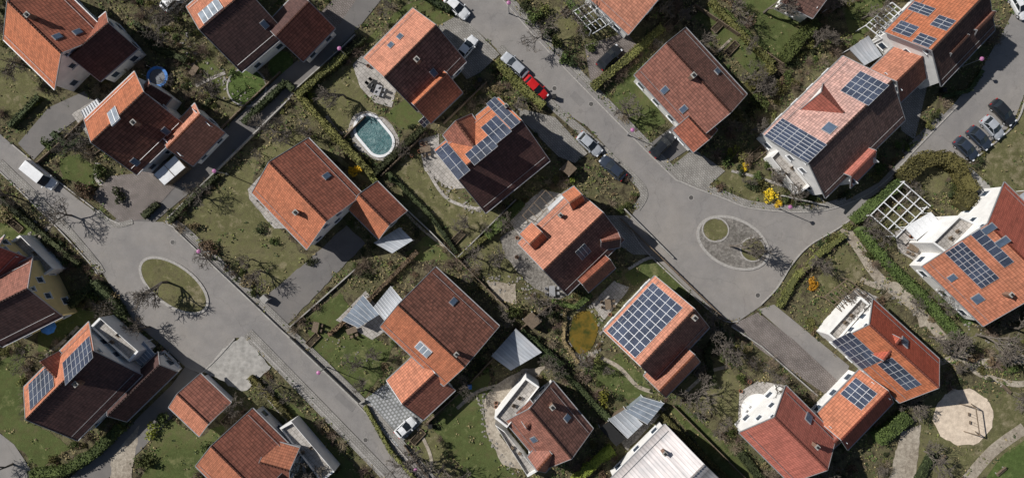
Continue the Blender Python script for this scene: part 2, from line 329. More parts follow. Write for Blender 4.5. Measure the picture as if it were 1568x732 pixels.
strip('footpath',spline([(1292,348),(1318,385),(1345,425),(1400,470),(1465,538),(1515,556),(1640,535)]),1.5,0,.075,M['path'])
strip('footpath',spline([(1318,428),(1350,440),(1372,436),(1400,462),(1412,500)]),.8,0,.085,M['path'])
strip('footpath',spline([(1568,655),(1520,690),(1480,735)]),1.8,0,.07,M['path'])
strip('footpath',spline([(150,250),(150,275),(180,300)]),.8,0,.075,M['terrace'])
strip('footpath',spline([(900,540),(945,560),(975,590),(1000,600)]),.6,0,.07,M['path'])
for i,(pp,w_,mt) in enumerate([([(300,132),(330,118),(345,112)],.5,'terrace'),([(92,332),(62,362),(48,392)],.5,'path'),([(500,178),(525,205),(560,172)],.5,'path'),([(962,412),(1000,394),(1045,408),(1072,440)],.45,'terrace'),([(700,625),(730,600),(762,590)],.5,'path'),
  ([(1425,560),(1470,548),(1500,572),(1560,588),(1600,570)],.9,'path'),([(655,262),(682,302),(720,318),(745,318)],.45,'terrace'),([(600,300),(640,345),(690,385)],.4,'path'),([(1215,290),(1160,272),(1120,262)],.4,'terrace'),([(1040,70),(1075,95),(1120,60)],.4,'path'),
  ([(380,575),(420,620),(450,660),(470,735)],.5,'terrace'),([(640,655),(660,700),(655,735)],.5,'path'),([(1050,600),(1085,570),(1120,560)],.5,'path'),([(120,500),(100,520),(70,545)],.5,'path'),([(230,65),(260,40),(275,10)],.5,'path')]):
    strip('footpath',spline(pp),w_,0,.08+i*.001,M[mt])
patch('sandpit',ell(1475,638,45,44,0),M['sand'],.03,3,OCC)
# pool
patch('pool_terrace',ell(573,209,45,31,43),M['terrace'],.022,2,OCC)
pool=empty('swimming_pool')
def stad(cx,cy,L,w,ang,n=14):
    c,s=math.cos(math.radians(ang)),math.sin(math.radians(ang));o=[]
    for sg in(1,-1):
        for i in range(n+1):
            t=-math.pi/2+math.pi*i/n;x=sg*(L+w*math.cos(t));y=sg*w*math.sin(t);o.append((cx+x*c-y*s,cy+x*s+y*c))
    return o
n=N('pool_cover',.35,.5);pn=n.noise(.8,6,.7,dist=2.)
n.bump(pn,.8,.3);M['pool']=n.col(n.ramp(pn,[(.3,(.02,.07,.08)),(.5,(.04,.125,.135)),(.62,(.07,.17,.175)),(.7,(.16,.24,.24))]))
patch('pool_cover',stad(573,208,14,20,50),M['pool'],.06,parent=pool);strip('pool_coping',stad(573,208,14,21,50),.4,.0,.21,M['white'],True,pool)
n=N('pond_water',.06,.5);M['pond']=n.col(n.ramp(n.noise(.5,4),[(.35,(.05,.055,.012)),(.55,(.16,.105,.018)),(.7,(.06,.08,.022))]))
patch('pond',spline([(882,480),(905,477),(916,500),(906,532),(888,541),(872,523),(875,495)],True),M['pond'],.028,0,OCC)
# ------------------------------------------------------------------ buildings
class Slope:
    def __init__(s,o,u,t,n): s.o=o;s.u=u;s.t=t;s.n=n
    def hit(s,px,py):
        c=Vector((0,0,H));d=P(px,py)-c;k=(s.o-c).dot(s.n)/d.dot(s.n);return c+d*k
    def loc(s,px,py):
        q=s.hit(px,py)-s.o;return q.dot(s.u),q.dot(s.t)
def block(root,q,he,hr,tm='t_or',tm2=None,wall='wallc',ov=.45,off=.5,win=True,base=0.):  # tm2: tile of the second slope, often darker to paint in its shade
    A,B,C,D=[P(x,y,he) for x,y in q]
    u=((B-A)+(C-D)).normalized();c=(A+B+C+D)/4
    v=Vector((-u.y,u.x,0))
    if v.dot(D-A)<0: v=-v
    L=((B-A).dot(u)+(C-D).dot(u))/2;W=((D-A).dot(v)+(C-B).dot(v))/2
    o=c-u*(L/2)-v*(W/2);o.z=0
    r=W*off;t=.24
    def w(a,b,z): return o+u*a+v*b+Z*z
    prof=[(0,he),(r,hr),(W,he),(W,he-t),(r,hr-t),(0,he-t)]
    V=[w(a,b,z) for a in(0,L) for b,z in prof]
    s1=math.hypot(r,hr-he);s2=math.hypot(W-r,hr-he)
    dist={0:0,1:s1,2:s1+s2,3:0,4:0,5:0}
    F=[];mi=[];uv=[];flip=(u.cross(v)).z<0
    us=random.uniform(0,50)
    for k in range(6):
        j=(k+1)%6;f=[k,j,6+j,6+k]
        if not flip: f=f[::-1]
        F.append(f);mi.append(0 if k==0 else (2 if k==1 else 1))
        for x in f:
            kk=x%6;uv.append(((L if x>5 else 0)+us,(dist[kk] if not(k==1 and kk==1) else s1) if k<2 else 0))
    for b0 in(0,6):
        for f in([b0,b0+1,b0+4,b0+5],[b0+1,b0+2,b0+3,b0+4]): F.append(f);mi.append(1);uv+=[(0,0)]*4
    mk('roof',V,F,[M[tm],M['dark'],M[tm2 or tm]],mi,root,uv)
    m=MB();nr=max(4,int(L/.45))
    for i in range(nr): m.box(w(L*(i+.5)/nr,r,hr+.03),(u,v,Z),(L/nr*.47,.15,.07),0,.7)
    m.obj('ridge_tiles',[M[tm2 or tm]],root)
    m=MB()
    for b in(-.07,W+.07): m.box(w(L/2,b,he-.08),(u,v,Z),(L/2,.07,.06),0)
    for a in(-.04,L+.04):
        for b0,b1 in((0,r),(W,r)):
            p=w(a,b0,he);qq=w(a,b1,hr);d=(qq-p);ln=d.length;d.normalize();m.box((p+qq)/2-Z*.05,(d,u,d.cross(u)),(ln/2,.04,.09),0)
    m.obj('gutters',[M['metal']],root)
    if win and hr>7:
        m=MB()
        for b0,sg in((0,1),(W,-1)):
            rr=r if sg>0 else W-r;sl=(hr-he)/rr;p0=w(.3,b0+sg*.8,he+sl*.8+.16);p1=w(L-.3,b0+sg*.8,he+sl*.8+.16);m.beam(p0,p1,.035,0,4)
            for i in range(int(L/1.2)): q_=p0.lerp(p1,(i+.5)/int(L/1.2));m.beam(q_,q_-Z*.17,.02,0,3)
        m.obj('snow_guards',[M['metal']],root)
    # walls
    zr=lambda b: he+(hr-he)*(b/r if b<r else (W-b)/(W-r))-t/2
    b0,b1,a0,a1=ov,W-ov,ov,L-ov
    V=[];
    for a in(a0,a1):
        V+=[w(a,b0,base),w(a,b0,zr(b0)),w(a,r,zr(r)),w(a,b1,zr(b1)),w(a,b1,base)]
    F=[[0,1,6,5],[4,9,8,3],[0,4,3,2,1],[5,6,7,8,9]]
    mk('walls',V,F,[M[wall]],None,root)
    if win:
        m=MB()
        def wn(p,ax,n_,hw,hh):
            m.box(p+n_*.03,(ax,Z,n_),(hw,hh,.04),0);m.box(p+n_*.08,(ax,Z,n_),(hw-.09,hh-.09,.02),1)
            m.box(p+n_*.11-Z*(hh+.06),(ax,Z,n_),(hw+.1,.04,.1),0)
        for b,nn in((b0,-v),(b1,v)):
            k=max(1,int(L/3.2))
            for i in range(k): wn(w(L*(i+.5)/k,b,1.6),u,nn,.6,.65)
            if he>4.2:
                for i in range(k): wn(w(L*(i+.5)/k,b,3.7-.2),u,nn,.5,.35)
        for a,nn in((a0,-u),(a1,u)):
            k=max(1,int(W/3.4))
            for i in range(k): wn(w(a,W*(i+.5)/k,1.6),v,nn,.6,.65)
            if hr>6: 
                for db in(-1.3,1.3): wn(w(a,r+db,4.7),v,nn,.5,.6)
                wn(w(a,r,hr-1.6),v,nn,.35,.35)
        m.obj('windows',[M['white'],M['glass']],root)
    ft=[w(-.2,-.2,0),w(L+.2,-.2,0),w(L+.2,W+.2,0),w(-.2,W+.2,0)]
    OCC.append([(p.x/S+CX,CY-p.y/S) for p in ft])
    SL=[]
    for e,b,sg in((0,0,1),(1,W,-1)):
        oo=w(0,b,he);tt=(w(0,r,hr)-oo).normalized();nn=u.cross(tt);nn=nn if nn.z>0 else -nn
        SL.append(Slope(oo,u,tt,nn))
    return SL
def panels(root,s,q,nu=None,nt=None,pw=1.05,ph=1.65):
    l=[s.loc(*p) for p in q];a=sorted(x[0] for x in l);t=sorted(x[1] for x in l)
    a0,a1,t0,t1=(a[0]+a[1])/2,(a[2]+a[3])/2,(t[0]+t[1])/2,(t[2]+t[3])/2
    nu=nu or max(1,round((a1-a0)/pw));nt=nt or max(1,round((t1-t0)/ph));du=(a1-a0)/nu;dt=(t1-t0)/nt;g=.04
    m=MB();V=[];F=[];uv=[]
    for i in range(nu):
        for j in range(nt):
            c=s.o+s.u*(a0+du*(i+.5))+s.t*(t0+dt*(j+.5))+s.n*.1
            m.box(c,(s.u,s.t,s.n),(du/2-.01,dt/2-.01,.03),0)
            b=len(V);hx,hy=du/2-g,dt/2-g
            fl=s.u.cross(s.t).dot(s.n)>0
            for x,y in((-1,-1),(1,-1),(1,1),(-1,1)) if fl else ((-1,-1),(-1,1),(1,1),(1,-1)):
                V.append(c+s.n*.035+s.u*(x*hx)+s.t*(y*hy));uv.append(((x+1)*hx,(y+1)*hy))
            F.append([b,b+1,b+2,b+3])
    m.obj('solar_panel_frames',[M['alu']],root);mk('solar_panels',V,F,[M['pv']],None,root,uv)
def sky(root,s,px,py,w=.36,h=.52):
    c=s.hit(px,py);m=MB();m.box(c+s.n*.06,(s.u,s.t,s.n),(w+.08,h+.08,.09),0);m.box(c+s.n*.17,(s.u,s.t,s.n),(w,h,.02),1)
    m.obj('roof_window',[M['metal'],M['skyglass']],root)
chm=plain('chimney_render',(.24,.15,.11))
def chim(root,s,px,py,mt='t_rb',sz=.3):
    c=s.hit(px,py);m=MB();ax=(s.u,Z.cross(s.u),Z);m.box(c+Z*.4,ax,(sz,sz,1.0),0);m.box(c+Z*1.45,ax,(sz+.06,sz+.06,.05),1);m.box(c+Z*1.57,ax,(sz*.6,sz*.6,.07),2)
    m.obj('chimney',[chm,M['concrete'],M['rubber']],root)
def bigwin(root,s,q):
    l=[s.loc(*p) for p in q];a=sorted(x[0] for x in l);t=sorted(x[1] for x in l);a0,a1,t0,t1=(a[0]+a[1])/2,(a[2]+a[3])/2,(t[0]+t[1])/2,(t[2]+t[3])/2
    c=s.o+s.u*(a0+a1)/2+s.t*(t0+t1)/2;m=MB();m.box(c+s.n*.08,(s.u,s.t,s.n),((a1-a0)/2,(t1-t0)/2,.1),0)
    k=max(2,round((a1-a0)/.9))
    for i in range(k): m.box(s.o+s.u*(a0+(a1-a0)*(i+.5)/k)+s.t*(t0+t1)/2+s.n*.2,(s.u,s.t,s.n),((a1-a0)/k/2-.08,(t1-t0)/2-.1,.02),1)
    m.obj('roof_glazing',[M['white'],M['roofglass']],root)
def annex(root,q,h,floor='terrace'):
    p=[P(x,y,h) for x,y in q];n=len(p);c=sum(p,Vector())/n
    inn=[x+(c-x).normalized()*.32 for x in p];V=[];F=[]
    for x in p: V+=[Vector((x.x,x.y,0)),x]
    for x in inn: V+=[x.copy(),x-Z*.6]
    for i in range(n):
        j=(i+1)%n;F+=[[2*i,2*j,2*j+1,2*i+1],[2*i+1,2*j+1,2*n+2*j,2*n+2*i],[2*n+2*i,2*n+2*j,2*n+2*j+1,2*n+2*i+1]]
    mk('parapet_walls',V,F,[M['wallc']],None,root)
    mk('roof_terrace',[x-Z*.58 for x in inn],[list(range(n))],[M[floor]],None,root)
    m=MB();d=(p[1]-p[0]).normalized();nn=Z.cross(d)
    for k in(-1,1): 
        q_=c-Z*.2+d*k*.7
        m.box(q_,(d,nn,Z),(.25,.25,.03));m.box(q_+nn*.25+Z*.2,(d,nn,Z),(.25,.02,.2));m.box(q_-Z*.2,(d,nn,Z),(.2,.2,.16))
    m.obj('terrace_chairs',[M['wood']],root);OCC.append(q)
HS='tiled_roof_house'
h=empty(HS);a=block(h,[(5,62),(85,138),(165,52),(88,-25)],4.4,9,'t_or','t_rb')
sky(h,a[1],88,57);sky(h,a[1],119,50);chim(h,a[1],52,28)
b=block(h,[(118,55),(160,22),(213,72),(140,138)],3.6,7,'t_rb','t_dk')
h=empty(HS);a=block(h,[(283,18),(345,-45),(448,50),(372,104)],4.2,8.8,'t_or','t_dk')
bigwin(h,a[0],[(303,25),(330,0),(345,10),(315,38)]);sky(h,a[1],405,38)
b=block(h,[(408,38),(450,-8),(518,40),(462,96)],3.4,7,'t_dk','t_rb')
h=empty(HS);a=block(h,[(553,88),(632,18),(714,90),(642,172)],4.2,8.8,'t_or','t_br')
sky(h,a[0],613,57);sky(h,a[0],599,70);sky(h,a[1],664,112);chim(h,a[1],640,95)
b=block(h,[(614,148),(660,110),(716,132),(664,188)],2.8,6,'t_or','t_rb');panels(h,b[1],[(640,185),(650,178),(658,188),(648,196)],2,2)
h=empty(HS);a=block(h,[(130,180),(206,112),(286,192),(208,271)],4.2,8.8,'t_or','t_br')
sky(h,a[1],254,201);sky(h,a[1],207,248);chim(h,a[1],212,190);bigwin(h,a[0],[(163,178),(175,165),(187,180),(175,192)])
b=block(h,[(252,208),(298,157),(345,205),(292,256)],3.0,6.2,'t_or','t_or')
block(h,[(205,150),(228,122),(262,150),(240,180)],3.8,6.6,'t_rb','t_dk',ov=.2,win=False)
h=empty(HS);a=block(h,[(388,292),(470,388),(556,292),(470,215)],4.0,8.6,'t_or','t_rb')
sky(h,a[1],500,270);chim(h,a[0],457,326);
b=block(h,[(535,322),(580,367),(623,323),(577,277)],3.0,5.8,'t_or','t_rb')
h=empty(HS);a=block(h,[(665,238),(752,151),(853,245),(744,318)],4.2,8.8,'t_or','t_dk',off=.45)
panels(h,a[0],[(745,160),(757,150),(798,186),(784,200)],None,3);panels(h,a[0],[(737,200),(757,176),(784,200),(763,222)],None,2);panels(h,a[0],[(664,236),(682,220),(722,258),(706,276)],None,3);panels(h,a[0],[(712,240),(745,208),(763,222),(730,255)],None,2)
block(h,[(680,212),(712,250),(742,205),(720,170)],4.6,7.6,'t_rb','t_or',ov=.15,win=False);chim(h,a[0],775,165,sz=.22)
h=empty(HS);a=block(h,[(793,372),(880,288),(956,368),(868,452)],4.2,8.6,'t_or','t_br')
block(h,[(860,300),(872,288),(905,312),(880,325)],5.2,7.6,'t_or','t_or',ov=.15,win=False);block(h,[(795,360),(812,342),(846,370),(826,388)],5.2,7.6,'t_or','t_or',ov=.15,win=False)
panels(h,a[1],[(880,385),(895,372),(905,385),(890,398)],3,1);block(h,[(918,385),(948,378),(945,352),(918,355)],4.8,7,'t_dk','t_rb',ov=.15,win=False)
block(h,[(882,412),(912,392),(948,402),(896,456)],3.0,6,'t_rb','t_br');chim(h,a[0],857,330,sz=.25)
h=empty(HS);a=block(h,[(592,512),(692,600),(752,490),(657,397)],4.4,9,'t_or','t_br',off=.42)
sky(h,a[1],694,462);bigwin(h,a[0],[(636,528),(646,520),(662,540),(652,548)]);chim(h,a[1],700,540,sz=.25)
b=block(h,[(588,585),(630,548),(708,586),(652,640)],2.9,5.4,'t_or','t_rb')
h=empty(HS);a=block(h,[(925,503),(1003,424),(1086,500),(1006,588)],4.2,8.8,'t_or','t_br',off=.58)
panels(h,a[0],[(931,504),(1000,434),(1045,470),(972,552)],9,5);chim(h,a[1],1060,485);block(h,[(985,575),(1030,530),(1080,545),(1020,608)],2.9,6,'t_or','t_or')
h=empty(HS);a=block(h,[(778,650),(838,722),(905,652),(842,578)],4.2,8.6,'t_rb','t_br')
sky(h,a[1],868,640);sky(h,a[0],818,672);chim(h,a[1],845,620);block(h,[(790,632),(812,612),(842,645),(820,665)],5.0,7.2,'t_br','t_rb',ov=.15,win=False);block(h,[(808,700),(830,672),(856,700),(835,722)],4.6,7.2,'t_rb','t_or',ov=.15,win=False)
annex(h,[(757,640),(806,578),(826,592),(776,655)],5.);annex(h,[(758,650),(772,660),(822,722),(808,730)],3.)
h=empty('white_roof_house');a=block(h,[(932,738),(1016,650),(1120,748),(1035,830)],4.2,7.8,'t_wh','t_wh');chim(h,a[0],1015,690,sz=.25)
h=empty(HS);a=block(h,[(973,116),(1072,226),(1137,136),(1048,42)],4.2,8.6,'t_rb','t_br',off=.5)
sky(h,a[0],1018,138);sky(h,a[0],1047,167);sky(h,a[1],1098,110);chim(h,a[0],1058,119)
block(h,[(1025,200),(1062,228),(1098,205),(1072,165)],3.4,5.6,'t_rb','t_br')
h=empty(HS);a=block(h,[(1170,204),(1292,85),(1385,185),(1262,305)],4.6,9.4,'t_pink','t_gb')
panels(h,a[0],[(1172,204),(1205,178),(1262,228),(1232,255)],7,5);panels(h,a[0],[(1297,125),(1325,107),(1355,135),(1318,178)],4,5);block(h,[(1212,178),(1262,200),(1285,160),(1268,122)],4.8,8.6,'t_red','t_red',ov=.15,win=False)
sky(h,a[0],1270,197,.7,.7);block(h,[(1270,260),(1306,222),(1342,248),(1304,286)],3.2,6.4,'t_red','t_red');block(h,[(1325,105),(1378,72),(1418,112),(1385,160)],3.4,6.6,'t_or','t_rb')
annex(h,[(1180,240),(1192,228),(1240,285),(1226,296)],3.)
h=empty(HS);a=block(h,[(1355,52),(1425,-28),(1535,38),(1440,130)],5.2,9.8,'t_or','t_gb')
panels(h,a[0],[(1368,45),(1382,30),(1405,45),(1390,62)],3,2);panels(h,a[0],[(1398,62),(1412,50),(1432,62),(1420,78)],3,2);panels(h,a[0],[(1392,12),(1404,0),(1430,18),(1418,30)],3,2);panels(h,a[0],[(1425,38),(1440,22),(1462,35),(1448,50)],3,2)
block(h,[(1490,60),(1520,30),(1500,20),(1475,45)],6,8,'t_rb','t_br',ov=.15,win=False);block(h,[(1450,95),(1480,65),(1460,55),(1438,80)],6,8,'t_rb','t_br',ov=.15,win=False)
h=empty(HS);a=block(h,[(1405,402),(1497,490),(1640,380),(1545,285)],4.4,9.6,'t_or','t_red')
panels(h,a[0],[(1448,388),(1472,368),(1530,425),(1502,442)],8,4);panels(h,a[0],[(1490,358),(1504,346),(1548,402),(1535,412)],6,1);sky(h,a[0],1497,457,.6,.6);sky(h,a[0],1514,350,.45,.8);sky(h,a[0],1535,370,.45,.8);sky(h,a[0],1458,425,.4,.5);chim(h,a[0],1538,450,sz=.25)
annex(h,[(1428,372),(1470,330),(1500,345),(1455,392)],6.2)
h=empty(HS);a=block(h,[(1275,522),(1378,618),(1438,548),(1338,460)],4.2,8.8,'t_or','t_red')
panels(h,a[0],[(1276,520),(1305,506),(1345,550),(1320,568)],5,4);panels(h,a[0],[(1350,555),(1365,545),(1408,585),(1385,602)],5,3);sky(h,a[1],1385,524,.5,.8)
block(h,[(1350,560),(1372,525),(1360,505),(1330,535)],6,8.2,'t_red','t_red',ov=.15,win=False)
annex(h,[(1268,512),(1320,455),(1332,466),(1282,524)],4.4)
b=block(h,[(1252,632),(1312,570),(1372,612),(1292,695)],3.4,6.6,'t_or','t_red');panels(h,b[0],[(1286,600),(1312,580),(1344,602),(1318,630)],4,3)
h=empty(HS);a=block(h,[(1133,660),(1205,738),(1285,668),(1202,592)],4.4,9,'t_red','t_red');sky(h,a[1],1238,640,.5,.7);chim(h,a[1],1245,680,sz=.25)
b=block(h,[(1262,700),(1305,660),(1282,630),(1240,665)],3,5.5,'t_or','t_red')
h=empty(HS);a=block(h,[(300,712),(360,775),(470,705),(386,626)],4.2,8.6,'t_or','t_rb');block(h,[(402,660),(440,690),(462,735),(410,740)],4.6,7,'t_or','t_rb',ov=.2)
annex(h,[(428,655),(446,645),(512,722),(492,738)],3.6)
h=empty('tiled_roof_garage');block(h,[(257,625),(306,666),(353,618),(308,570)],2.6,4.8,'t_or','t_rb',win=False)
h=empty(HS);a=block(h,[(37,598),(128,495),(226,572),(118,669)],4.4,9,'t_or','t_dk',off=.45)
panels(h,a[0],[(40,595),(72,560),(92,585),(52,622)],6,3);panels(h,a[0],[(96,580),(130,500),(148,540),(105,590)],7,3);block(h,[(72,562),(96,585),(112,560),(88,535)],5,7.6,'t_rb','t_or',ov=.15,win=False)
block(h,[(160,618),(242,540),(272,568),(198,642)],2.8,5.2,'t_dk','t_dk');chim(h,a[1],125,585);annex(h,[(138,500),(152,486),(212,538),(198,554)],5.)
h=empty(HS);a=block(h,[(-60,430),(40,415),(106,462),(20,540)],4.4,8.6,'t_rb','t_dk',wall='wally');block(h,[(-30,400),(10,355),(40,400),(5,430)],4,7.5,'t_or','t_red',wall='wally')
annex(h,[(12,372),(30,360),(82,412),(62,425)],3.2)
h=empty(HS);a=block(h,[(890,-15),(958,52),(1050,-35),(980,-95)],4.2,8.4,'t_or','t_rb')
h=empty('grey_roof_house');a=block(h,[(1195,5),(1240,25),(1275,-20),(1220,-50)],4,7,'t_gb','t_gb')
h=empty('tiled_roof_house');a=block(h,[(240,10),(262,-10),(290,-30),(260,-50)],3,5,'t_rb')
# flat/lean-to structures ------------------------------------------------
def canopy(name,q,hh,mat,tilt=.3,posts=True,ribs=0,ribm='white'):
    r=empty(name);p=[P(x,y,hh) for x,y in q];p[2].z-=tilt;p[3].z-=tilt
    V=p+[x-Z*.12 for x in p];L1=(p[1]-p[0]).length;L2=(p[2]-p[1]).length
    F=[[0,1,2,3],[7,6,5,4],[0,4,5,1],[1,5,6,2],[2,6,7,3],[3,7,4,0]]
    uv=[(0,0),(L1,0),(L1,L2),(0,L2)]+[(0,0)]*20
    mk('canopy_roof',V,F,[M[mat]],None,r,uv)
    m=MB();c=(p[0]+p[2])/2
    for x in p:
        i=x.lerp(c,.06);m.beam(Vector((i.x,i.y,0)),Vector((i.x,i.y,x.z-.1)),.06)
    for i in range(ribs+1 if ribs else 0):
        t=i/ribs;m.beam(p[0].lerp(p[1],t)+Z*.05,p[3].lerp(p[2],t)+Z*.05,.045,0,4)
    m.obj('frame',[M[ribm]],r)
    if name in('garden_shed','glass_greenhouse','utility_cabinet'):
        ii=[x.lerp(c,.1) for x in p];V=[Vector((x.x,x.y,0)) for x in ii]+[x-Z*.1 for x in ii]
        mk('shed_walls',V,[[0,1,5,4],[1,2,6,5],[2,3,7,6],[3,0,4,7]],[M['wood' if name=='garden_shed' else 'roofglass' if name[0]=='g' else 'concrete']],None,r)
    OCC.append(q);return r
canopy('terrace_canopy',[(572,470),(598,438),(634,482),(602,508)],2.9,'t_gr',.5,ribs=9)
canopy('glass_conservatory',[(524,490),(556,452),(580,482),(548,502)],2.6,'roofglass',.4,ribs=6)
canopy('garden_shed',[(752,545),(790,503),(830,540),(782,568)],2.5,'t_gr',.4)
canopy('terrace_canopy',[(124,170),(148,152),(162,178),(136,202)],2.8,'white',.4,ribs=7,ribm='metal')
canopy('glass_greenhouse',[(958,630),(985,608),(1018,618),(992,650)],2.2,'roofglass',.3,ribs=5)
canopy('garden_shed',[(932,642),(958,626),(985,650),(962,672)],2.1,'t_gr',.3,ribs=3)
canopy('garden_shed',[(918,655),(932,645),(958,672),(944,684)],2.3,'rubber',.2)
canopy('carport',[(572,372),(612,348),(632,368),(600,388)],2.5,'t_gr',.2)
canopy('terrace_canopy',[(1385,348),(1425,325),(1440,340),(1405,368)],2.7,'white',.3,ribs=5)
canopy('awning',[(838,318),(862,296),(872,306),(846,330)],2.8,'white',.5)
canopy('garden_shed',[(1300,75),(1330,55),(1352,85),(1325,100)],2.6,'t_gr',.2)
canopy('terrace_canopy',[(200,545),(220,522),(236,542),(216,560)],2.7,'roofglass',.2,ribs=5)
canopy('utility_cabinet',[(397,457),(403,451),(411,458),(405,465)],1.4,'concrete',.0)
canopy('garden_shed',[(800,490),(815,478),(830,492),(815,505)],2.2,'wood',.2)
canopy('garden_shed',[(235,268),(268,238),(283,256),(250,284)],2.6,'white',.2,ribs=2,ribm='wood')
canopy('garden_shed',[(1540,315),(1575,290),(1600,320),(1570,345)],2.5,'t_gr',.2)
canopy('garden_shed',[(1255,0),(1272,-12),(1285,2),(1268,14)],2.2,'wood',.2)
canopy('garden_shed',[(858,258),(870,246),(884,258),(872,270)],2.2,'wood',.2)
def pergola(name,q,hh,n1,n2,mt='white',r=.05):
    e=empty(name);p=[P(x,y,hh) for x,y in q];m=MB()
    for i in range(n1+1): t=i/n1;m.box((p[0].lerp(p[1],t)+p[3].lerp(p[2],t))/2+Z*.1,((p[3]-p[0]).normalized(),Z.cross((p[3]-p[0]).normalized()),Z),((p[3].lerp(p[2],t)-p[0].lerp(p[1],t)).length/2,r,.08))
    for i in range(n2+1): t=i/n2;d=(p[1]-p[0]).normalized();m.box((p[0].lerp(p[3],t)+p[1].lerp(p[2],t))/2-Z*.065,(d,Z.cross(d),Z),((p[1].lerp(p[2],t)-p[0].lerp(p[3],t)).length/2,r,.08))
    for x in p: m.beam(Vector((x.x,x.y,0)),x,.08)
    m.obj('beams',[M[mt]],e)
pergola('pergola',[(1333,330),(1385,278),(1422,318),(1370,362)],2.7,5,3)
pergola('pergola',[(1262,455),(1298,427),(1328,452),(1292,480)],2.6,7,2,'wood')
pergola('pergola',[(878,18),(925,-10),(945,35),(905,48)],2.5,6,3)
pergola('pergola',[(1325,40),(1365,5),(1385,20),(1350,60)],2.8,7,3)
pergola('pergola',[(800,330),(835,292),(850,305),(815,345)],2.6,4,1,'wood')
# ------------------------------------------------------------------ vegetation
def leaf_mesh(name,nl,size,mat,lumps=8,flat=.75,upw=False,conic=False):
    V=[];cs=[(Vector((random.uniform(-.6,.6),random.uniform(-.6,.6),random.uniform(.3,.9))),random.uniform(.28,.5)) for _ in range(lumps)]
    pts=[]
    while len(pts)<nl:
        c,r=random.choice(cs)
        d=Vector((random.gauss(0,1),random.gauss(0,1),random.gauss(0,1))).normalized()*r*random.uniform(.6,1.05)
        q=c+d
        if conic:
            z=random.random();rr=(1-z)*.85*random.uniform(.55,1);a=random.uniform(0,6.28);q=Vector((rr*math.cos(a),rr*math.sin(a),z*2.2))
        q.z*=flat if not conic else 1
        if q.z>0.02: pts.append(q)
    for q in pts:
        a=Vector((random.gauss(0,1),random.gauss(0,1),random.gauss(0,.6))).normalized();b=a.cross(Vector((random.gauss(0,1),random.gauss(0,1),random.gauss(0,1)))).normalized()
        s=size*random.uniform(.6,1.3);V+=[q-a*s-b*s*.5,q+a*s-b*s*.5,q+a*s*.8+b*s*.6,q-a*s*.7+b*s*.5]
    F=[[4*i,4*i+1,4*i+2,4*i+3] for i in range(len(pts))]
    me=bpy.data.meshes.new(name);me.from_pydata([tuple(v) for v in V],[],F);me.materials.append(mat);return me
def twig_mesh(name,ns=65,seg=3,w=.02):
    m=MB()
    for _ in range(ns):
        a=random.uniform(0,6.28);e=random.uniform(.35,1.4);p=Vector((random.uniform(-.12,.12),random.uniform(-.12,.12),0));d=Vector((math.cos(a)*math.cos(e),math.sin(a)*math.cos(e),math.sin(e)))
        for k in range(seg):
            q=p+d*random.uniform(.25,.42);m.beam(p,q,w*(1-k/seg*.6),0,3,w*(1-(k+1)/seg*.7))
            for _ in range(2):
                dd=(d+Vector((random.gauss(0,.6),random.gauss(0,.6),random.gauss(0,.4)))).normalized();m.beam(q,q+dd*random.uniform(.12,.3),w*.5,0,3,w*.2)
            p=q;d=(d+Vector((random.gauss(0,.3),random.gauss(0,.3),random.gauss(.05,.2)))).normalized()
    me=bpy.data.meshes.new(name);me.from_pydata([tuple(v) for v in m.v],[],m.f);me.materials.append(M['twig']);return me
def tree_mesh(name,depth=6):
    m=MB()
    def br(p,d,L,r,k):
        q=p+d*L;m.beam(p,q,r,0,4 if k<3 else 3,r*.72)
        if k>=depth:return
        for i in range(3 if k<4 else 2):
            ax=Vector((random.gauss(0,1),random.gauss(0,1),random.gauss(0,.5))).normalized();nd=(d*.9+ax*random.uniform(.5,.95)+Z*.06).normalized()
            br(p.lerp(q,random.uniform(.7,1)),nd,L*random.uniform(.62,.85),max(r*.62,.0052),k+1)
    br(Vector((0,0,0)),Vector((.03,.02,1)).normalized(),.3,.032,0)
    me=bpy.data.meshes.new(name);me.from_pydata([tuple(v) for v in m.v],[],m.f);me.materials.append(M['bark']);return me
LM={k:[leaf_mesh(k+'_leaves',420,.085,M[k],random.randint(6,10)) for _ in range(4)] for k in('l_green','l_dark','l_olive','l_yellow','l_brown','l_lime')}
LM['con']=[leaf_mesh('conifer_leaves',700,.09,M['l_dark'],conic=True) for _ in range(2)]
LM['twig']=[twig_mesh('twigs') for _ in range(5)]
TM=[tree_mesh('branches') for _ in range(6)]
def inst(name,me,px,py,s,hz=1.):
    o=bpy.data.objects.new(name,me);o.location=P(px,py);o.scale=(s*random.uniform(.85,1.15),s*random.uniform(.85,1.15),s*hz);o.rotation_euler=(0,0,random.uniform(0,6.28));link(o)
NM={'l_green':'shrub','l_dark':'evergreen_shrub','l_olive':'shrub','l_yellow':'forsythia_bush','l_brown':'dry_shrub','l_lime':'shrub','con':'conifer_tree','twig':'bare_shrub'}
def shrub(px,py,r,k):
    inst(NM[k],random.choice(LM[k]),px,py,r,random.uniform(.8,1.2))
def tree(px,py,h): inst('bare_tree',random.choice(TM),px,py,h,1)
